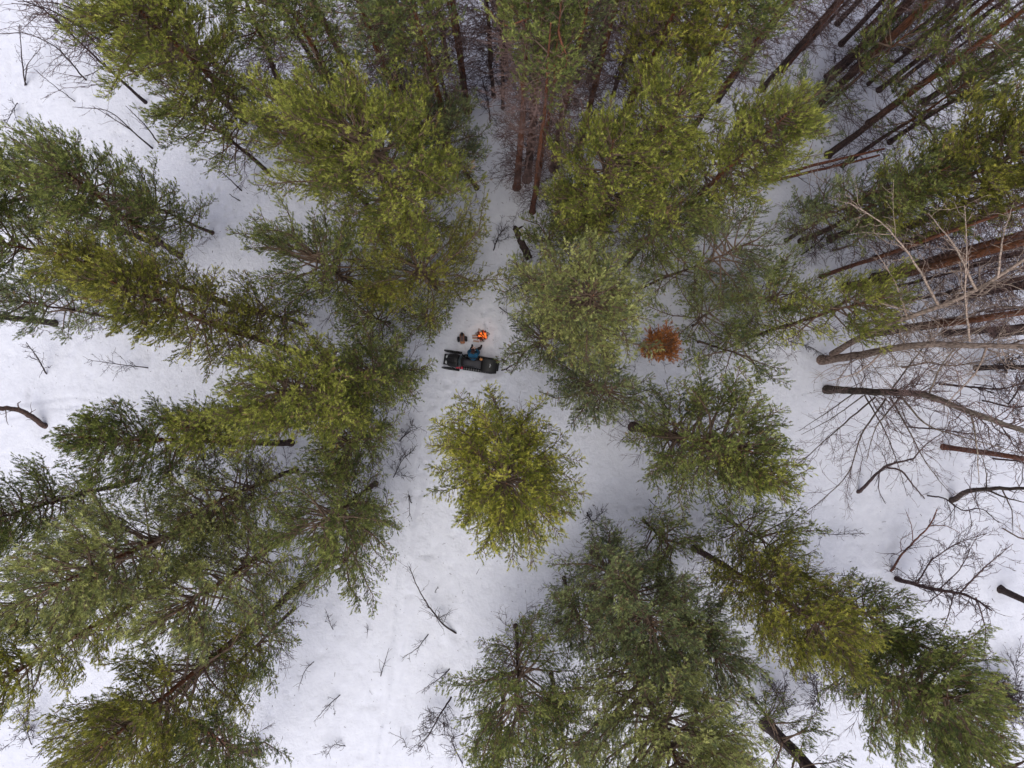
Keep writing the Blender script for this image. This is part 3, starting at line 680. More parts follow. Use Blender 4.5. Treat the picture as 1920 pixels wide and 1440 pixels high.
bare_tree('birch_tree', 'lichen-grey birch leaning out towards the edge below the reddish straight trunk', 'tree', [
  ([(1787, 940, 0), (1812, 920, 1.6), (1860, 916, 4), (1940, 916, 7)], .16, .07, 'trunk'),
  ([(1850, 918, 3.4), (1890, 935, 4.6), (1935, 945, 6)], .06, .02, 'limb'),
  ([(1850, 916, 3.4), (1850, 880, 4.6), (1840, 850, 5)], .04, .012, 'limb'),
  ([(1880, 918, 4.6), (1900, 960, 5), (1900, 1000, 4.6)], .04, .012, 'limb'),
], BIRCH_BARK, TWIG, level=2, per=1.8, frac=.4, group='bare birches on the slope')
bare_tree('dead_tree', 'pair of bare reddish stems leaning out from the rounded pine', 'tree', [
  ([(1440, 336, 0), (1520, 310, 2.6), (1600, 292, 4.6), (1660, 278, 6)], .11, .05, 'trunk'),
  ([(1445, 340, .4), (1520, 322, 2.4), (1600, 303, 4.4), (1650, 290, 5.6)], .09, .05, 'fork_stem'),
  ([(1500, 318, 2), (1518, 285, 3), (1525, 265, 3.4)], .03, .012, 'limb'),
], RED_BARK, TWIG, level=1, per=1.6, frac=.25)
bare_tree('dead_tree', 'crooked dead trunk with stub branches bending out of the snow at the edge', 'tree', [
  ([(84, 800, 0), (70, 787, .5), (40, 769, 1.3), (10, 765, 2), (-60, 766, 3.4)], .17, .10, 'trunk'),
  ([(38, 769, 1.3), (34, 757, 1.9), (40, 753, 2.1)], .05, .02, 'limb'), ([(55, 776, .9), (68, 768, 1.2)], .03, .012, 'limb'),
  ([(12, 766, 2), (14, 792, 2.1), (17, 797, 2)], .03, .012, 'limb'),
], PINE_BARK, TWIG, level=1, per=1.3, frac=.2)
bare_tree('birch_tree', 'arching sapling with one bent stem over the lower snow field', 'sapling', [
  ([(858, 1190, 0), (830, 1170, .5), (800, 1130, 1.4), (782, 1100, 2), (768, 1062, 2.6)], .055, .02, 'trunk'),
], SAPLING_BARK, SAPLING_BARK, level=1, per=4, frac=.28, minr=.007)

# the web of thin bare birches between the trunks
for i, (bx, by, h, ra, label) in enumerate([
  (1560, 470, 8, .07, 'thin bare birch above the thickest brown trunk'), (1640, 480, 10, .08, 'thin bare birch across the thickest brown trunk'),
  (1700, 560, 11, .08, 'thin bare birch between the long bent stem and the thin dark pole'), (1755, 600, 11, .07, 'thin bare birch in front of the reddish-brown trunk'),
  (1800, 485, 11, .07, 'thin bare birch over the red-brown trunk at the edge'), (1850, 585, 10, .07, 'thin bare birch beside the red-brown trunk'),
  (1690, 690, 9, .06, 'thin bare birch just below the pale bent birch stem'), (1760, 720, 10, .07, 'thin bare birch above the fork of the drooping birch'),
  (1840, 750, 10, .06, 'thin bare birch between the fork of the drooping birch and the edge'), (1600, 620, 8, .06, 'thin bare birch beside the bright-tipped leaning pine'),
  (1860, 860, 8, .06, 'thin bare birch beyond the reddish straight trunk'), (1740, 930, 6, .05, 'thin bare birch near the lichen-grey birch foot'),
  (1500, 400, 7, .06, 'thin bare birch near the pair of bare reddish stems'), (1880, 650, 9, .06, 'thin bare birch at the edge over the pale bent stem'),
  (1700, 800, 7, .05, 'thin bare birch rising among the drooping limbs'), (1880, 990, 6, .05, 'thin bare birch above the twisted birch at the edge')]):
    rg = np.random.default_rng(900 + i); o = np.array([bx - 960, by - 720.]); pl = []
    for z in np.linspace(0, h, 5):
        k = H / (H - z); pl.append((960 + o[0] * k + rg.normal(0, 6) * (z > 0), 720 + o[1] * k + rg.normal(0, 9) * (z > 0), z))
    st = [(pl, ra, .018, 'trunk')]
    for q in range(4):
        z0 = h * (.3 + .15 * q); k = H / (H - z0); a = rg.uniform(0, 6.28); L = rg.uniform(45, 95)
        p0 = (960 + o[0] * k, 720 + o[1] * k); st.append(([(p0[0], p0[1], z0), (p0[0] + L * .5 * math.cos(a), p0[1] + L * .5 * math.sin(a), z0 + .8), (p0[0] + L * math.cos(a + .3), p0[1] + L * math.sin(a + .3), z0 + 1.4)], ra * .4, .010, 'limb'))
    bare_tree('birch_tree', label, 'tree', st, PALE_BARK if i % 3 == 0 else TWIG, PALE_BARK if i % 3 == 0 else TWIG, level=2, per=3.4, frac=.34, group='thin bare birches among the brown trunks', minr=.0065, well=False)

# bare thicket in the upper corner
for i, (pl, ra, label) in enumerate([
  ([(46, 160, 0), (40, 110, 1.2), (36, 45, 3)], .045, 'thin upright twin sapling standing in open snow near the corner'),
  ([(285, 278, 0), (245, 243, 1.4), (185, 205, 2.6)], .065, 'dark leaning sapling in the upper snow lane, lower of two'),
  ([(297, 268, 0), (270, 232, 1.4), (235, 198, 2.6)], .05, 'dark leaning sapling in the upper snow lane, upper of two'),
  ([(140, 190, 0), (100, 160, 1), (62, 128, 2)], .03, 'fine bent stem below the corner thicket'),
  ([(270, 190, 0), (180, 108, 5), (95, 30, 8), (40, -20, 9)], .10, 'bare birch arching through the corner thicket, lowest of four'),
  ([(255, 140, 0), (180, 70, 4), (120, 28, 6.4), (60, 20, 7)], .09, 'bare birch arching through the corner thicket, second of four'),
  ([(235, 90, 0), (170, 30, 4), (100, 0, 6.4), (30, 0, 7)], .09, 'bare birch arching through the corner thicket, third of four'),
  ([(215, 40, 0), (150, 0, 4), (90, -30, 6.4)], .08, 'bare birch arching through the corner thicket, nearest the edge'),
  ([(160, 150, 0), (110, 90, 3), (50, 60, 5), (-10, 64, 6)], .05, 'bent red-brown birch in front of the corner thicket'),
  ([(205, 110, 0), (150, 50, 4), (80, 10, 7), (20, 5, 8)], .085, 'bare birch arching through the corner thicket over the open snow'),
  ([(130, 60, 0), (80, 15, 4), (20, -10, 6)], .085, 'bare birch arching through the corner thicket, set deepest in the corner'),
]):
    big = ra > .07
    st = [(pl, ra, .015, 'trunk')]
    if i == 0: st.append(([(46, 160, .05), (50, 120, 1), (70, 96, 1.6), (76, 90, 1.8)], .035, .012, 'fork_stem'))
    if i == 1: st.append(([(255, 252, 1.0), (205, 205, 2.2), (135, 200, 3)], .04, .012, 'fork_stem'))
    bare_tree('birch_tree', label, 'tree' if big else 'sapling', st, SAPLING_BARK, TWIG, level=2 if big or i in (0, 3, 8) else 1, per=2.5 if big else 2.8, frac=.42 if big else .33, group='bare saplings in the upper corner', minr=.0075)

# saplings, sticks and tufts that stand in the snow: (pixels with heights, radius, level, label)
SAPS = [
 ([(805, 1186, 0), (785, 1213, .7), (755, 1232, 1.2)], .035, 1, 'small sapling with fine twigs lying over the snow below the arching sapling'),
 ([(713, 1270, 0), (722, 1240, .5), (730, 1214, 1)], .035, 0, 'short bare stick standing alone in the lower snow field'),
 ([(848, 1305, 0), (825, 1340, 1), (800, 1385, 2), (786, 1400, 2.2)], .06, 2, 'forked bushy sapling, darkest in the lower snow field'),
 ([(845, 1253, 0), (822, 1274, .8), (795, 1290, 1.3)], .04, 2, 'fine-twigged sapling under the lacy pine'),
 ([(868, 1435, 0), (850, 1400, 1), (846, 1385, 1.4), (868, 1378, 1.6)], .04, 1, 'twisted sapling at the lower edge beside the small pine'),
 ([(763, 1403, 0), (758, 1385, .5), (740, 1376, .8)], .022, 1, 'tiny crooked sapling left alone near the lower edge'),
 ([(640, 1302, 0), (612, 1325, .8), (590, 1352, 1.2)], .035, 1, 'bare sapling beside the large dark pine'),
 ([(590, 1240, 0), (572, 1255, .5), (560, 1290, .8)], .03, 1, 'twiggy sapling close to the lacy green pine'),
 ([(626, 1183, 0), (618, 1165, .5), (612, 1145, .9)], .022, 1, 'hair-thin sapling near the large dark pine trunk'),
 ([(650, 1400, 0), (625, 1395, .5), (610, 1420, .7)], .03, 2, 'low twiggy bush at the lower edge of the snow field'),
 ([(690, 1186, 0), (689, 1170, .4)], .02, 1, 'small dark twig tuft poking through the lower snow field'),
 ([(815, 1110, 0), (822, 1100, .3)], .025, 1, 'small dark twig tuft beside the arching sapling'),
 ([(771, 945, 0), (766, 925, .5), (768, 965, .9)], .035, 1, 'curled dark stick at the edge of the lacy pine'),
 ([(86, 703, 0), (70, 672, 1), (48, 642, 2)], .05, 1, 'thin dark sapling under the grey-green trunk'),
 ([(282, 690, 0), (235, 685, .9), (172, 676, 2)], .035, 1, 'fine horizontal sapling at the edge of the olive pine'),
 ([(455, 360, 0), (430, 335, .7), (410, 318, 1.1)], .05, 0, 'dark broken stick in the upper snow lane, longer of two'),
 ([(452, 378, 0), (430, 364, .5)], .045, 0, 'dark broken stick in the upper snow lane, shorter of two'),
 ([(1568, 117, 0), (1567, 92, .8)], .06, 0, 'short dark post standing in snow beside the thick pair of trunks'),
 ([(1440, 715, 0), (1446, 700, .4), (1448, 690, .7)], .02, 1, 'tiny hooked twig on the white slope'),
 ([(1452, 903, 0), (1475, 904, .4), (1490, 900, .6)], .03, 1, 'small stick under the drooping birch limb'),
 ([(1500, 1075, 0), (1590, 1080, .5), (1615, 1074, .7)], .025, 0, 'thin stick on the white slope above the twisted birch'),
 ([(1215, 935, 0), (1235, 955, .4)], .03, 0, 'dark stick between the golden pine and bushy pine'),
 ([(1530, 1000, 0), (1570, 1003, .6), (1620, 1000, 1)], .025, 1, 'fine trailing sapling on the white slope by the feathery pine'),
 ([(1940, 1300, 0), (1880, 1290, 1.5), (1830, 1280, 2)], .05, 2, 'bare bush at the edge beyond the large spreading pine'),
 ([(1930, 1350, 0), (1900, 1320, 1), (1860, 1345, 2)], .05, 2, 'twiggy bush below the bare bush at the edge'),
 ([(1480, 1345, 0), (1470, 1320, 1), (1455, 1290, 2)], .04, 2, 'bare upright bush beside the thick dark brown trunk foot'),
 ([(1540, 1330, 0), (1535, 1300, 1.2), (1520, 1270, 2.2)], .04, 2, 'bare bush between the thick trunk foot and spreading pine'),
 ([(60, 1400, 0), (50, 1360, 1), (30, 1330, 1.6)], .03, 2, 'fine bare bush in the lower white corner'),
 ([(130, 1380, 0), (95, 1385, 1), (70, 1420, 1.6)], .03, 2, 'second fine bush in the lower white corner by the olive pine'),
 ([(160, 800, 0), (185, 780, .6), (200, 760, 1)], .025, 2, 'pale fine bush at the edge of the left white opening'),
 ([(600, 560, 0), (610, 520, 1.4), (640, 500, 2)], .05, 2, 'purple-brown bare bush between thin pines'),
 ([(735, 900, 0), (755, 860, .8), (775, 845, 1.2)], .03, 2, 'bare bush along the snow lane beside the green pine'),
 ([(745, 830, 0), (765, 810, .6), (790, 800, 1)], .03, 2, 'bare bush on the snow lane near the snowmobile track'),
 ([(30, 190, 0), (20, 210, .6), (10, 230, 1)], .03, 2, 'pale tangled bush near the left edge above the loose pine'),
 ([(1100, 960, 0), (1110, 980, 1), (1130, 960, 2)], .05, 2, 'purple bare bush under the blue-green pine'),
 ([(760, 200, 0), (740, 150, 2), (735, 110, 3.4)], .06, 2, 'purple bare thicket bush under the upper edge pines'),
 ([(740, 240, 0), (715, 190, 2), (700, 150, 3.2)], .05, 2, 'purple bare thicket bush above the broadest pine'),
 ([(1010, 560, 0), (1000, 530, 1.4), (985, 515, 2.2)], .04, 2, 'fine bare bush between the fallen log and the pale grey-green pine'),
 ([(925, 470, 0), (935, 440, 1.2), (950, 425, 1.8)], .04, 2, 'fine bare bush on the outer side of the fallen log'),
 ([(935, 575, 0), (955, 590, 1.2), (975, 605, 1.6)], .035, 1, 'bent brown twig hanging between the campfire and the pale grey-green pine'),
 ([(1150, 180, 0), (1155, 140, 1.4), (1170, 100, 2.6)], .05, 2, 'fine bare bush between the dark leaning trunk and orange trunk'),
 ([(920, 230, 0), (915, 190, 1.4), (905, 150, 2.4)], .05, 2, 'fine bare bush beside the straight reddish trunk'),
 ([(1500, 480, 0), (1540, 450, 1.4), (1560, 420, 2)], .05, 2, 'grey bare bush under the thin shaded pine'),
 ([(1480, 640, 0), (1520, 650, 1), (1545, 665, 1.4)], .03, 2, 'fine bush beside the mossy birch foot'),
 ([(1890, 760, 0), (1915, 720, 2), (1925, 700, 3)], .06, 2, 'dark bush at the picture edge behind the birch limbs'),
 ([(1890, 700, 0), (1880, 690, 1.5), (1900, 670, 3)], .06, 2, 'dark twiggy bush under the long bent birch stem'),
]
for pl, ra, lv, label in SAPS:
    bare_tree('sapling', label, 'sapling', [(pl, ra, max(.012, ra * .35), 'stem')], SAPLING_BARK, SAPLING_BARK, level=lv, per=6.5 if lv else 2.5, frac=.5 if lv == 2 else .36, group='saplings and sticks in the snow', minr=.0095, up=.05, well=False)

# ------------------------------------------------------------------ fallen log by the two-stemmed pine
def build_log():
    c = P(978, 452); r = thing('fallen_log', 'dark mossy fallen log in the snow beside the two-stemmed pine', 'log', (c[0], c[1], 0))
    o_ = np.array([c[0], c[1], 0]); q = smooth_poly([P(965, 424, .06) - o_, P(974, 446, .10) - o_, P(983, 466, .10) - o_, P(993, 486, .02) - o_], 18); q[1:-1] += np.random.default_rng(4).normal(0, .02, (16, 3))
    g = Geo(); rr = np.linspace(.16, .24, 18) * (1 + np.random.default_rng(2).normal(0, .08, 18)); rr[0] = .07; g.tube(q, rr, 12); g.build('trunk', DARK_BARK, r, smooth=True)
    g = Geo(); g.tube(smooth_poly([q[2], q[2] + [.25, .20, .05], q[2] + [.5, .30, -.05]], 7), np.linspace(.08, .04, 7), 8); g.build('stub_branch', DARK_BARK, r, smooth=True)
    g = Geo(); g.tube(q[5:9] + [.10, .02, .14], [.02, .11, .10, .02], 10); g.build('snow_cap', SNOW, r, smooth=True)
    g = Geo()
    rng = np.random.default_rng(5)
    for i in range(26):
        a = P(rng.uniform(972, 998), rng.uniform(455, 500), .35) - [c[0], c[1], 0]; lay_tufts(g, a[None], rng.normal(size=(1, 3)) + [0, 0, .8], np.array([.5]), np.array([.4]), rng, 0)
    g.build('moss', NEEDLE['dark'], r, use_tint=True)
build_log()

# ------------------------------------------------------------------ snowmobile
def loft(sections, k=None):
    """quads through a list of closed rings of equal length"""
    s = np.array(sections, float); n, m = s.shape[:2]
    i = np.arange(n - 1)[:, None] * m; j = np.arange(m)[None]; j2 = (j + 1) % m
    f = np.stack([i + j, i + j2, i + m + j2, i + m + j], -1).reshape(-1, 4)
    return s.reshape(-1, 3), f
def add_loft(g, sections, mat=0):
    v, f = loft(sections); g.add(v, f, mat); m = len(sections[0])
    for ring, flip in ((np.array(sections[0]), 1), (np.array(sections[-1]), 0)):
        c = ring.mean(0); vv = np.vstack([ring, c]); j = np.arange(m); j2 = (j + 1) % m
        ff = np.stack([j2, j, np.full(m, m)], -1) if flip else np.stack([j, j2, np.full(m, m)], -1)
        g.add(vv, ff, mat)
def ring_x(x, w, z0, z1, n=16, p=3.0, yc=0):
    a = np.arange(n) * 2 * math.pi / n
    c, s = np.cos(a), np.sin(a)
    y = np.sign(c) * np.abs(c) ** (2 / p) * w / 2; z = np.sign(s) * np.abs(s) ** (2 / p) * (z1 - z0) / 2 + (z0 + z1) / 2
    return np.stack([np.full(n, x), y + yc, z], -1)
BLACK_PLASTIC = simple('black_plastic', (.010, .010, .011), .5, var=.3, scale=30, spec=.25)
GREY_PLASTIC = simple('dark_grey_cowl', (.014, .0135, .015), .5, var=.4, scale=14, spec=.25)
SEAT_VINYL = simple('seat_vinyl', (.026, .025, .031), .6, var=.2, scale=26)
RUBBER = simple('black_rubber', (.012, .012, .013), .85, var=.3, scale=40)
STEEL = simple('dull_steel', (.16, .16, .17), .45, .8, var=.2, scale=25)
RED_PLASTIC = simple('red_plastic', (.45, .03, .055), .4, var=.2, scale=20)
SMOKED = simple('smoked_windshield', (.03, .04, .045), .12, var=.1, scale=4, spec=.6)
WHITE_MARK = simple('white_mark', (.75, .75, .75), .5, var=.05)
LAMP_GLASS = simple('lamp_glass', (.35, .36, .38), .15, var=.1, spec=.6)
RED_GLASS = simple('red_lamp_glass', (.30, .01, .01), .2, var=.1, spec=.6)
TAN = simple('tan_leather', (.42, .19, .075), .65, var=.3, scale=30)

def build_snowmobile():
    c = P(884, 681); r = thing('snowmobile', 'black utility snowmobile parked beside the campfire with a person on its seat', 'snowmobile', (c[0], c[1], .02), math.radians(171.5))
    # local axes: x forwards (nose), y to the machine's left, z up; length 3.1 m
    g = Geo(); add_loft(g, [ring_x(x, w, z0, z1, 18, 2.6) for x, w, z0, z1 in
        [(1.50, .30, .36, .48), (1.44, .52, .30, .58), (1.28, .72, .26, .72), (1.08, .80, .24, .86), (.88, .80, .24, .94), (.70, .74, .26, .92), (.52, .58, .28, .84), (.36, .44, .30, .74)]])
    body = g.build('cowl', GREY_PLASTIC, r, smooth=True)
    g = Geo()
    for y in (-.17, .17):
        add_loft(g, [ring_x(x, .12, z0, z1, 8, 3, y) for x, z0, z1 in [(1.30, .68, .735), (1.0, .86, .90), (.80, .92, .955)]])
    g.build('air_vent', BLACK_PLASTIC, body, smooth=True)
    for y in (-.16, .16):
        g = Geo(); add_loft(g, [ring_x(x, w, .50, .62, 12, 2.2, y) for x, w in [(1.475, .10), (1.44, .20), (1.36, .22)]]); g.build('headlight', LAMP_GLASS, r, smooth=True)
    # windshield: curved sheet with thickness
    ys = np.linspace(-.34, .34, 11); sec = []
    for y in ys:
        b = .80 - .9 * y * y; sec.append([[b, y, .90 - .5 * y * y], [b - .22, y * .94, 1.22 - .8 * y * y], [b - .235, y * .94, 1.215 - .8 * y * y], [b - .02, y, .89 - .5 * y * y]])
    g = Geo(); add_loft(g, sec); g.build('windshield', SMOKED, r, smooth=False)
    # tunnel, seat, boards, track
    g = Geo(); add_loft(g, [[[x, -w, .42], [x, -w, .60], [x, -w * .8, .64], [x, w * .8, .64], [x, w, .60], [x, w, .42]] for x, w in [(.60, .22), (.2, .24), (-1.30, .25), (-1.48, .24)]]); g.build('tunnel', BLACK_PLASTIC, r)
    g = Geo(); add_loft(g, [ring_x(x, w, .60, z1, 16, 3.6) for x, w, z1 in [(.46, .24, .74), (.36, .30, .84), (.10, .36, .82), (-.25, .44, .80), (-.52, .50, .86), (-.60, .46, .84)]]); g.build('seat', SEAT_VINYL, r, smooth=True)
    for y in (-1, 1):
        g = Geo(); add_loft(g, [[[x, y * a, .32], [x, y * a, .36], [x, y * b, .36], [x, y * b, .32]] for x, a, b in [(.62, .24, .36), (.40, .245, .46), (-1.2, .255, .47), (-1.45, .25, .42)]])
        rb = g.build('running_board', BLACK_PLASTIC, r)
        g = Geo()
        for k in range(12): g.box((.35 - k * .14, y * .36, .366), (.05, .16, .012))
        g.build('grip_tread', STEEL, rb)
    tr = []
    for t in np.linspace(0, 1, 41):
        a = t * 2 * math.pi; x = -.45 + (1.02 * max(-1, min(1, 1.25 * math.cos(a)))); z = .22 + .19 * max(-1, min(1, 1.4 * math.sin(a)))
        tr.append((x, z))
    g = Geo(); sec = []
    for x, z in tr[:-1]: sec.append([[x, -.20, z], [x, .20, z], [-.45 + (x + .45) * .97, .20, .22 + (z - .22) * .84], [-.45 + (x + .45) * .97, -.20, .22 + (z - .22) * .84]])
    sec.append(sec[0]); v, f = loft(sec); g.add(v, f)
    tk = g.build('track', RUBBER, r)
    g = Geo()
    for x, z in tr[:-1]: g.box((x, 0, z + (.015 if z > .22 else -.015)), (.03, .36, .05))
    g.build('track_tread', RUBBER, tk)
    g = Geo()
    for x in (-1.28, -.9, -.45, 0, .38):
        for y in (-.13, .13): g.tube([(x, y - .03, .22), (x, y + .03, .22)], .13 if x in (-1.28, .38) else .075, 12)
    g.build('bogie_wheel', BLACK_PLASTIC, tk)
    # skis on arms
    for y in (-1, 1):
        w = .075; yc = y * .50
        sec = [[[x, yc - ww, z], [x, yc + ww, z], [x, yc + ww, z + .03], [x, yc - ww, z + .03]] for x, z, ww in [(.62, .07, w), (.70, .045, w), (1.30, .045, w), (1.48, .10, w * .9), (1.60, .19, w * .7), (1.66, .27, w * .5)]]
        g = Geo(); add_loft(g, sec); sk = g.build('ski', BLACK_PLASTIC, r)
        g = Geo(); g.tube([(1.64, yc, .27), (1.50, yc, .30), (1.34, yc, .10)], .014, 6); g.build('ski_loop', STEEL, sk)
        g = Geo(); g.tube([(1.02, yc, .07), (1.02, yc * .96, .30), (1.0, yc * .9, .42)], .055, 8); g.box((1.02, yc, .12), (.26, .11, .14), taper=.6); g.build('ski_leg', BLACK_PLASTIC, sk)
        g = Geo(); g.tube([(1.02, yc * .94, .34), (1.0, y * .25, .42)], .03, 6); g.tube([(.86, yc * .9, .30), (.90, y * .25, .36)], .025, 6); g.build('suspension_arm', STEEL, r)
    # handlebar
    g = Geo(); g.tube(smooth_poly([(.52, -.40, 1.00), (.56, -.24, 1.05), (.60, 0, 1.02), (.56, .24, 1.05), (.52, .40, 1.00)], 15), .016, 8); g.tube([(.72, 0, .84), (.60, 0, 1.02)], .03, 8); hb = g.build('handlebar', BLACK_PLASTIC, r, smooth=True)
    for y in (-1, 1):
        g = Geo(); g.tube([(.50, y * .44, .985), (.535, y * .31, 1.025)], .026, 8); g.build('grip', RUBBER, hb)
        g = Geo(); add_loft(g, [ring_x(x, ww, 1.0, 1.12, 10, 2.4, y * .42) for x, ww in [(.60, .05), (.615, .16), (.63, .05)]]); g.build('hand_guard', BLACK_PLASTIC, hb, smooth=True)
    g = Geo(); add_loft(g, [ring_x(x, .22, z0, z0 + .09, 12, 3) for x, z0 in [(.76, .90), (.68, .94)]]); g.build('gauge_panel', BLACK_PLASTIC, r, smooth=True)
    # red side panel, cargo box and rack
    g = Geo(); add_loft(g, [ring_x(x, .16, z0, z1, 12, 2.6, .35) for x, z0, z1 in [(.82, .36, .60), (.68, .34, .66), (.52, .34, .62), (.42, .36, .54)]]); g.build('side_panel', RED_PLASTIC, r, smooth=True)
    g = Geo()
    for y in (-.36, -.12, .12, .36): g.tube([(-.55, y, .70), (-1.46, y, .70)], .018, 6)
    for x in (-.58, -1.0, -1.44): g.tube([(x, -.38, .70), (x, .38, .70)], .018, 6)
    for x, y in ((-.7, -.24), (-.7, .24), (-1.35, -.24), (-1.35, .24)): g.tube([(x, y, .62), (x, y, .70)], .016, 6)
    g.build('rack', BLACK_PLASTIC, r)
    g = Geo(); add_loft(g, [ring_x(x, w, .715, z1, 20, 7) for x, w, z1 in [(-.64, .78, .90), (-.66, .82, .96), (-1.0, .84, 1.0), (-1.50, .84, .98), (-1.54, .80, .92)]]); bx = g.build('cargo_box', BLACK_PLASTIC, r, smooth=False)
    g = Geo(); add_loft(g, [ring_x(x, w, .93, z1, 20, 6) for x, w, z1 in [(-.70, .70, .985), (-.74, .74, 1.02), (-1.44, .74, 1.02), (-1.48, .70, .985)]]); ld = g.build('lid', BLACK_PLASTIC, bx, smooth=False)
    for y in (-.18, .18):
        g = Geo(); g.box((-1.535, y, .86), (.03, .06, .09)); g.build('latch', STEEL, bx)
    # white maker's mark on the lid: two short strokes
    g = Geo(); g.box((-1.13, -.05, 1.0235), (.028, .09, .004)); g.box((-1.13, .06, 1.0235), (.028, .09, .004)); g.box((-1.17, .005, 1.0235), (.05, .02, .004)); g.build('emblem', WHITE_MARK, bx)
    g = Geo(); g.box((-1.515, 0, .66), (.03, .30, .06)); g.build('tail_light', RED_GLASS, r)
    g = Geo(); add_loft(g, [[[-1.48, -.24, z], [-1.48, .24, z], [-1.50 - d, .24, z], [-1.50 - d, -.24, z]] for z, d in [(.58, 0), (.36, .05), (.16, .12)]]); g.build('snow_flap', RUBBER, r)
    g = Geo(); add_loft(g, [ring_x(x, .62, .26, z1, 14, 4) for x, z1 in [(1.30, .34), (1.42, .40), (1.56, .40), (1.60, .34)]]); g.build('front_bumper', BLACK_PLASTIC, r, smooth=True)
build_snowmobile()

tg = Geo()
tg.tube(smooth_poly([(-.09, 0, 0), (-.05, .02, .01), (.03, 0, .01), (.10, -.02, 0)], 8), [.03, .07, .085, .09, .088, .075, .055, .02], 10)
pc = P(902, 674, .95); po = tg.build('pouch', TAN, smooth=True, loc=(pc[0], pc[1], .93)); tag(po, 'tan leather pouch lying on the black snowmobile seat', 'pouch')
tg = Geo(); tg.tube([(-.035, 0, -.02), (.0, .035, .03), (.04, 0, -.01)], .008, 6); tg.build('pouch_cord', TWIG, po)

# ------------------------------------------------------------------ person sitting sideways on the seat, facing the fire
SKIN = simple('skin', (.50, .27, .19), .55, var=.08)
JACKET = simple('blue_jacket', (.006, .060, .125), .8, var=.25, scale=16)
JACKET_DK = simple('dark_jacket_trim', (.010, .018, .030), .8, var=.25, scale=16)
TROUSERS = simple('black_trousers', (.013, .014, .018), .8, var=.3, scale=14)
BOOTS = simple('black_boots', (.012, .012, .012), .6, var=.3, scale=20)
HAT = simple('dark_maroon_hat', (.032, .012, .012), .85, var=.3, scale=40)
HAIR = simple('brown_hair', (.045, .025, .015), .7, var=.3, scale=60)
WHITE = simple('white_enamel', (.80, .80, .80), .35, var=.03)

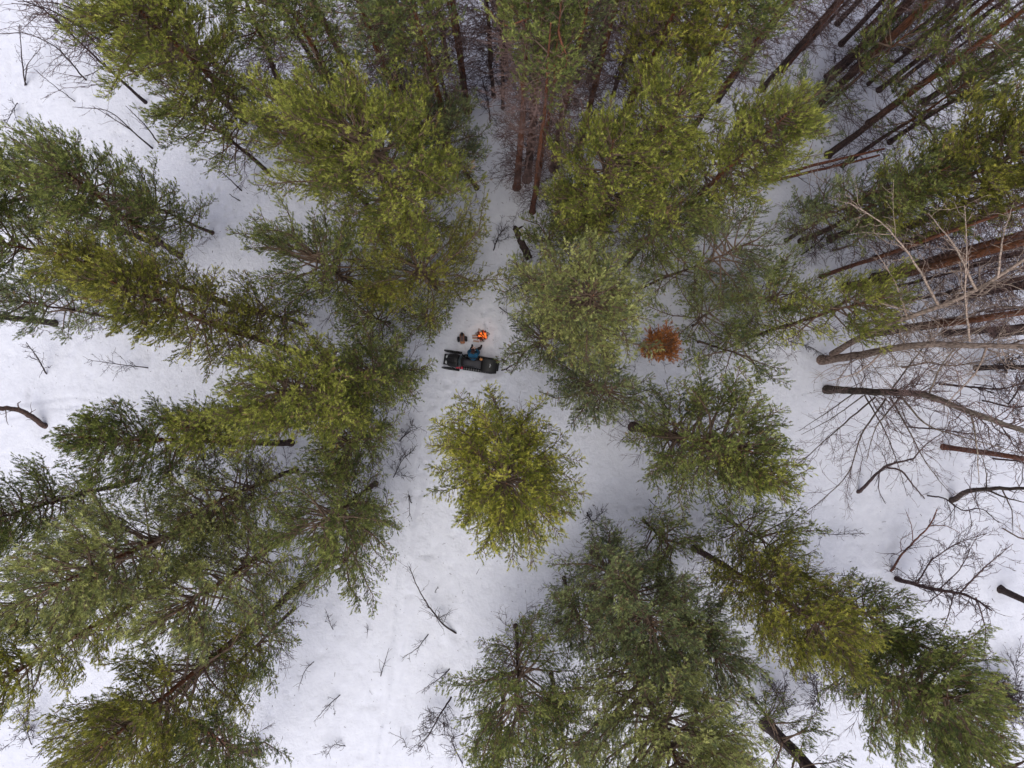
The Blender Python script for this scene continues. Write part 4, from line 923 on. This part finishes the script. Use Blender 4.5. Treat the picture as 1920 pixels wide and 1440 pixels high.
def skin_mesh(name, verts, edges, radii, mat, parent, root=0, sub=2):
    me = bpy.data.meshes.new(name); me.from_pydata([tuple(v) for v in verts], edges, []); me.materials.append(mat)
    o = bpy.data.objects.new(name, me); COL.objects.link(o); o.parent = parent
    sk = o.modifiers.new('skin', 'SKIN'); sk.use_smooth_shade = True
    for i, r in enumerate(radii):
        rr = r if isinstance(r, tuple) else (r, r); me.skin_vertices[0].data[i].radius = rr
        me.skin_vertices[0].data[i].use_root = (i == root)
    ss = o.modifiers.new('subdivision', 'SUBSURF'); ss.levels = sub; ss.render_levels = sub
    return o
def build_person():
    # local axes: +y towards the fire (the way the person faces), x to the person's right = +x ; origin under the hips on the snow
    c = P(888, 668, .8); r = thing('person', 'person in a blue jacket sitting sideways on the snowmobile, facing the fire', 'person', (c[0], c[1] - .06, .02), math.radians(-3))
    hip = (0, 0, .90); waist = (0, .05, 1.08); chest = (0, .15, 1.28); neck = (0, .25, 1.46); head0 = (0, .29, 1.55)
    V, E, R = [hip, waist, chest, neck, head0], [(0, 1), (1, 2), (2, 3), (3, 4)], [.15, .14, .16, .055, .06]
    def chain(start, pts, rs):
        p = start
        for q, rr in zip(pts, rs): V.append(q); R.append(rr); E.append((p, len(V) - 1)); p = len(V) - 1
        return p
    wl = chain(2, [(-.21, .16, 1.36), (-.27, .30, 1.12), (-.10, .48, 1.10)], [.075, .05, .035])
    wr = chain(2, [(.21, .16, 1.36), (.30, .30, 1.12), (.08, .50, 1.12)], [.075, .05, .035])
    chain(0, [(-.11, .02, .88), (-.15, .44, .86), (-.14, .56, .42), (-.14, .56, .12), (-.15, .72, .06)], [.10, .075, .055, .045, .04])
    chain(0, [(.11, .02, .88), (.19, .42, .86), (.30, .56, .42), (.32, .56, .12), (.36, .70, .06)], [.10, .075, .055, .045, .04])
    # head as a few stacked joints so that the body stays one surface: jaw, face, skull
    chain(4, [(0, .335, 1.62), (0, .315, 1.70), (0, .29, 1.76)], [(.072, .085), (.078, .098), (.05, .06)])
    # hands: palm + five fingers round the cup
    for w, sx in ((wl, -1), (wr, 1)):
        x0 = V[w][0]; base = np.array(V[w]); tgt = np.array([-.005, .56, 1.12])
        d = tgt - base; d /= np.linalg.norm(d)
        palm = base + d * .07; pi = len(V); V.append(tuple(palm)); R.append((.036, .022)); E.append((w, pi))
        for k, ln in enumerate((.072, .080, .075, .060)):
            a = palm + np.array([0, .012, .033 - .022 * k]); b = a + np.array([-sx * .02, ln * .62, 0]); e = b + np.array([-sx * .035, ln * .30, -.004])
            chain(pi, [tuple(a), tuple(b), tuple(e)], [.010, .0095, .008])
        a = palm + np.array([-sx * .025, -.01, .03]); chain(pi, [tuple(a), tuple(a + np.array([-sx * .02, .035, .03]))], [.0115, .009])
    skin_mesh('body', V, E, R, SKIN, r)
    # face features
    g = Geo()
    def ball(gg, cc, rr, mat=0, n=8):
        add_loft(gg, [np.stack([cc[0] + rr[0] * math.sin(p) * np.cos(t), cc[1] + rr[1] * math.sin(p) * np.sin(t), np.full(10, cc[2] + rr[2] * math.cos(p))], -1) for p in np.linspace(.05, math.pi - .05, n) for t in [np.arange(10) * .6283]], mat)
    ball(g, (0, .425, 1.63), (.014, .022, .022)); ball(g, (0, .412, 1.595), (.026, .008, .007), 1)
    for sx in (-1, 1): ball(g, (sx * .032, .405, 1.665), (.012, .008, .007), 2); ball(g, (sx * .083, .315, 1.645), (.012, .022, .032))
    g.build('face', [SKIN, simple('lips', (.40, .14, .12), .5), simple('eye', (.03, .025, .02), .2)], r, smooth=True)
    g = Geo(); sec = []
    for p in np.linspace(0, 1, 8):
        a = np.arange(16) * 2 * math.pi / 16; rr = math.cos(p * 1.45) ** .6
        sec.append(np.stack([.100 * rr * np.cos(a), .30 + .03 * (1 - p) + .118 * rr * np.sin(a) - .02 * p, 1.685 + .125 * p + .02 * np.sin(a) * (1 - p)], -1))
    add_loft(g, sec); h = g.build('hat', HAT, r, smooth=True)
    g = Geo()
    for s_ in range(1): add_loft(g, [np.stack([(.106 + q) * np.cos(a), .33 + (.124 + q) * np.sin(a), 1.665 + z + .02 * np.sin(a)], -1) for q, z in [(-.01, -.004), (.006, 0), (.008, .04), (-.004, .055)] for a in [np.arange(16) * 2 * math.pi / 16]])
    g.build('hat_brim', HAT, h, smooth=True)
    g = Geo(); ball(g, (0, .23, 1.60), (.085, .05, .09)); g.build('hair', HAIR, r, smooth=True)
    # jacket: thicker skin over torso and sleeves, with collar and hem
    JV = [(0, -.03, .88), (0, .03, 1.08), (0, .13, 1.28), (0, .215, 1.42), (-.22, .15, 1.36), (-.285, .29, 1.13), (-.14, .45, 1.10), (.22, .15, 1.36), (.315, .29, 1.13), (.12, .465, 1.12)]
    JE = [(0, 1), (1, 2), (2, 3), (2, 4), (4, 5), (5, 6), (2, 7), (7, 8), (8, 9)]
    j = skin_mesh('jacket', JV, JE, [(.22, .19), (.21, .18), (.23, .19), (.11, .11), .115, .088, .055, .115, .088, .055], JACKET, r, 1)
    g = Geo(); a = np.arange(16) * 2 * math.pi / 16
    add_loft(g, [np.stack([q * np.cos(a), .235 + q * .95 * np.sin(a), z + .03 * np.sin(a)], -1) for q, z in [(.13, 1.40), (.115, 1.50), (.10, 1.53), (.085, 1.50)]]); g.build('collar', JACKET_DK, j, smooth=True)
    for cc, dd in (((-.135, .455, 1.10), (.04, .04, 0)), ((.115, .47, 1.12), (-.04, .04, 0))):
        g = Geo(); cc = np.array(cc); g.tube([cc - np.array(dd) * .5, cc + np.array(dd) * .3], .062, 12); g.build('cuff', JACKET_DK, j, smooth=True)
    g = Geo(); q = smooth_poly([(-.26, .06, 1.32), (-.25, -.05, 1.25), (0, -.09, 1.22), (.25, -.05, 1.25), (.26, .06, 1.32)], 13); g.tube(q, .035, 6); g.build('back_yoke', JACKET_DK, j, smooth=True)
    # trousers and boots
    TV = [(0, 0, .90), (-.12, .04, .89), (-.155, .45, .87), (-.145, .57, .44), (-.14, .56, .22), (.12, .04, .89), (.195, .43, .87), (.30, .57, .44), (.32, .56, .22)]
    skin_mesh('trousers', TV, [(0, 1), (1, 2), (2, 3), (3, 4), (0, 5), (5, 6), (6, 7), (7, 8)], [(.20, .15), .135, .105, .085, .085, .135, .105, .085, .085], TROUSERS, r)
    for x, y, dx in ((-.14, .55, -.03), (.32, .55, .07)):
        skin_mesh('boot', [(x, y, .34), (x, y, .08), (x + dx * .6, y + .12, .065), (x + dx, y + .24, .055)], [(0, 1), (1, 2), (2, 3)], [.085, .075, .065, .05], BOOTS, r)
    return r
build_person()
# white cup in the hands
pc = P(888, 668, .8); g = Geo(); a = np.arange(16) * 2 * math.pi / 16
add_loft(g, [np.stack([q * np.cos(a), q * np.sin(a), np.full(16, z)], -1) for q, z in [(.030, -.05), (.038, -.048), (.045, .05), (.041, .05), (.034, -.03)]])
cup = g.build('cup', WHITE, smooth=True, loc=(pc[0] + .03, pc[1] - .06 + .575, 1.14)); tag(cup, 'white cup held in the hands of the seated person', 'cup')
g = Geo(); t = np.linspace(-1.3, 1.3, 8); g.tube(np.stack([.04 + .03 * np.cos(t), 0 * t, .03 * np.sin(t)], -1), .006, 6); g.build('handle', WHITE, cup, smooth=True)

# ------------------------------------------------------------------ backpack by the fire
PACK_BLACK = simple('black_pack_cloth', (.016, .015, .017), .8, var=.3, scale=22)
PACK_BROWN = simple('brown_pack_cloth', (.095, .062, .062), .8, var=.25, scale=22)
PACK_LEATHER = simple('pack_leather', (.30, .13, .065), .6, var=.3, scale=26)
def build_backpack():
    c = P(867, 635); r = thing('backpack', 'brown and black backpack lying on the snow by the campfire', 'backpack', (c[0], c[1], .0), math.radians(4))
    # lies on its back, top to +y
    ry = lambda y, w, z1, xc=0, z0=.02, p=3.2: np.stack([ring_x(0, w, z0, z1, 16, p)[:, 1] + xc, np.full(16, y), ring_x(0, w, z0, z1, 16, p)[:, 2]], -1)
    g = Geo(); add_loft(g, [ry(y, w, z) for y, w, z in [(-.20, .24, .24), (-.12, .30, .32), (.05, .31, .33), (.18, .28, .28), (.24, .20, .20)]]); g.build('body', PACK_BROWN, r, smooth=True)
    g = Geo(); add_loft(g, [ry(y, w, z) for y, w, z in [(-.30, .18, .15), (-.28, .26, .22), (-.22, .28, .26), (-.17, .27, .268)]]); g.build('leather_bottom', PACK_LEATHER, r, smooth=True)
    g = Geo(); add_loft(g, [ry(y, w, z, z0=.06) for y, w, z in [(.15, .24, .335), (.22, .28, .33), (.29, .22, .26), (.34, .08, .14)]]); g.build('lid', PACK_BLACK, r, smooth=True)
    for sx in (-1, 1):
        g = Geo(); add_loft(g, [ry(y, w, z, sx * .215) for y, w, z in [(-.19, .08, .16), (-.15, .15, .24), (.05, .16, .25), (.12, .08, .16)]]); pk = g.build('side_pocket', PACK_BLACK, r, smooth=True)
        g = Geo(); add_loft(g, [ry(y, w, z, sx * .215, z0=.19) for y, w, z in [(.0, .12, .262), (.06, .15, .264), (.125, .09, .20)]]); g.build('pocket_flap', PACK_BLACK, pk, smooth=True)
        g = Geo(); g.tube(smooth_poly([(sx * .10, .27, .28), (sx * .10, .12, .345), (sx * .10, -.06, .338), (sx * .10, -.20, .27)], 10), .014, 6); st = g.build('strap', PACK_LEATHER, r, smooth=True)
        g = Geo(); g.box((sx * .10, -.03, .352), (.045, .05, .012)); g.build('buckle', STEEL, st)
    g = Geo(); g.tube(smooth_poly([(-.04, .33, .16), (0, .40, .18), (.04, .33, .16)], 7), .012, 6); g.build('carry_loop', PACK_BLACK, r, smooth=True)
build_backpack()

# ------------------------------------------------------------------ campfire
EMBER = None
def fire_mat(name, lo, hi, strength):
    m, nt, b, L = mat_nodes(name)
    tc = nt.nodes.new('ShaderNodeTexCoord'); no = nt.nodes.new('ShaderNodeTexNoise'); no.inputs['Scale'].default_value = 9; no.inputs['Detail'].default_value = 4; L.new(tc.outputs['Object'], no.inputs['Vector'])
    r = nt.nodes.new('ShaderNodeValToRGB'); r.color_ramp.elements[0].position = .36; r.color_ramp.elements[0].color = (*lo, 1); r.color_ramp.elements[1].position = .62; r.color_ramp.elements[1].color = (*hi, 1)
    L.new(no.outputs[0], r.inputs[0]); L.new(r.outputs[0], b.inputs['Emission Color']); b.inputs['Emission Strength'].default_value = strength; b.inputs['Base Color'].default_value = (.02, .01, .008, 1)
    return m
def build_fire():
    rng = np.random.default_rng(21); c = P(904, 629)
    r = thing('campfire', 'small burning campfire of crossed logs on trodden snow', 'campfire', (c[0], c[1], -.02))
    char = simple('charred_wood', (.045, .022, .016), .9, var=.6, scale=14)
    fl = fire_mat('flame', (.75, .06, .006), (1.0, .25, .035), 1.0); em = fire_mat('ember', (.02, .004, .003), (.8, .06, .01), .9)
    g = Geo(); n = 40; ang = rng.uniform(0, 6.28, n); rad = .27 * np.sqrt(rng.random(n))
    for a, q in zip(ang, rad): g.box((q * math.cos(a), q * math.sin(a), rng.uniform(.0, .05)), rng.uniform(.04, .09, 3), rot=np.array(Matrix.Rotation(rng.uniform(0, 3), 3, 'Z') @ Matrix.Rotation(rng.uniform(0, 1), 3, 'X')))
    g.build('ember_bed', em, r)
    for i, (a, z, ln, rr, off) in enumerate([(.3, .08, .62, .045, -.10), (.45, .08, .58, .05, .12), (1.9, .17, .56, .042, -.09), (2.1, .17, .60, .05, .11), (1.1, .25, .44, .036, .02), (2.7, .09, .40, .04, .22), (-.5, .24, .42, .03, -.06)]):
        d = np.array([math.cos(a), math.sin(a), 0]); o = np.array([-d[1], d[0], 0]) * off + [0, 0, z]
        g = Geo(); q = np.linspace(-.5, .5, 7); pts = o + d * (q * ln)[:, None]; pts[:, 2] += rng.normal(0, .006, 7) + q * rng.uniform(-.06, .06); g.tube(pts, rr * (1 + rng.normal(0, .08, 7)), 8); g.build('log', char, r, smooth=True)
    for i in range(12):
        a = rng.uniform(0, 6.28); q = .20 * math.sqrt(rng.random()); hgt = rng.uniform(.16, .42); w = rng.uniform(.03, .06)
        s = np.linspace(0, 1, 7); pts = np.stack([q * math.cos(a) + .05 * s * np.sin(4 * s + a) + .10 * s * s, q * math.sin(a) + .05 * s * np.cos(4 * s + a) - .12 * s * s, .12 + hgt * s], -1)
        g = Geo(); g.tube(pts, w * np.array([.5, .95, 1, .8, .55, .28, .03]), 7); g.build('flame', fl, r, smooth=True)
    ash = simple('soot_and_ash', (.26, .24, .24), .95, var=.6, scale=9)
    g = Geo(); n = 40; a = np.arange(n) * 2 * math.pi / n; rim = .38 + .04 * np.sin(3 * a + 1) + .04 * np.sin(7 * a) + rng.normal(0, .03, n)
    rings = [np.stack([q * rim * np.cos(a), q * rim * np.sin(a), np.full(n, z)], -1) for q, z in [(1.0, -.03), (.9, .012), (.6, .022), (.2, .03)]]
    add_loft(g, rings); g.build('ash_bed', ash, r, smooth=True)
    ld = bpy.data.lights.new('fire_glow', 'POINT'); ld.energy = 3; ld.color = (1, .40, .12); ld.shadow_soft_size = .2
    lo = bpy.data.objects.new('fire_glow', ld); COL.objects.link(lo); lo.parent = r; lo.location = (0, 0, .45)
build_fire()

# split wood and things on the snow
WOOD = simple('split_pine_wood', (.36, .25, .19), .8, var=.3, scale=20)
def split_log(px, py, ang, ln, label, z=.05, m=None):
    rng = np.random.default_rng(int(px * 7 + py)); g = Geo(); s = []
    for x in np.linspace(-ln / 2, ln / 2, 5): s.append(np.array([[x, -.055, -.03], [x, .055, -.03], [x, .02, .05], [x, -.03, .045]]) + rng.normal(0, .004, (4, 3)))
    add_loft(g, s); c = P(px, py); o = g.build('firewood', m or WOOD, loc=(c[0], c[1], z)); o.rotation_euler = (0, 0, ang); tag(o, label, 'firewood', 'firewood beside the campfire'); return o
split_log(891, 629, .10, .34, 'pale split log beside the campfire, uppermost of three')
split_log(892, 634, .02, .38, 'pale split log beside the campfire, middle of three')
split_log(893, 640, -.08, .34, 'pale split log beside the campfire, lowest of three')
def glove(px, py, ang, label, z=.05):
    c = P(px, py); g = Geo()
    add_loft(g, [ring_x(x, w, -.035, h, 10, 2.6) for x, w, h in [(-.15, .07, .02), (-.13, .10, .035), (-.03, .085, .03), (.02, .11, .035), (.10, .10, .03), (.15, .05, .01)]])
    o = g.build('mitten', PACK_BLACK, smooth=True, loc=(c[0], c[1], z)); o.rotation_euler = (0, 0, ang); tag(o, label, 'mitten')
    g = Geo(); g.tube([(-.01, .04, 0), (.03, .085, .0), (.075, .095, 0)], [.025, .026, .015], 8); g.build('thumb', PACK_BLACK, o, smooth=True)
glove(943.5, 676.5, -.95, 'black mitten dropped on the snow near the snowmobile tail')
bare_tree('branch', 'dark broken branch lying on the snow behind the snowmobile', 'branch', [([(941, 694, .05), (949, 692, .10), (957, 687, .10), (968, 680, .06)], .05, .02, 'stem'), ([(949, 692, .1), (951, 696, .08), (957, 694, .05)], .03, .012, 'side_shoot')], SAPLING_BARK, SAPLING_BARK, level=1, per=4, frac=.25, well=False)

# bark flakes, cones and needles that have fallen on the snow: nobody could count them
def litter():
    rg = np.random.default_rng(77); N = 5200
    W = np.array(WELLS); k = rg.integers(0, len(W), N); far = rg.random(N) < .42
    x = np.where(far, rg.uniform(-31, 31, N), W[k, 0] + rg.normal(0, 2.2, N)); y = np.where(far, rg.uniform(-24, 24, N), W[k, 1] + rg.normal(0, 2.2, N))
    a = rg.uniform(0, 6.28, N); L = np.clip(rg.lognormal(-2.7, .6, N), .03, .5) * .5; z = ground(x, y) + rg.uniform(-.02, .05, N)
    d = np.stack([np.cos(a) * L, np.sin(a) * L, rg.uniform(-.2, .3, N) * L], -1); c = np.stack([x, y, z], -1)
    g = Geo(); g.sticks(c - d, c + d, rg.uniform(.006, .016, N), rg.uniform(.004, .010, N), k=4)
    o = g.build('forest_litter', SAPLING_BARK); o['kind'] = 'stuff'
litter()
build_snow()
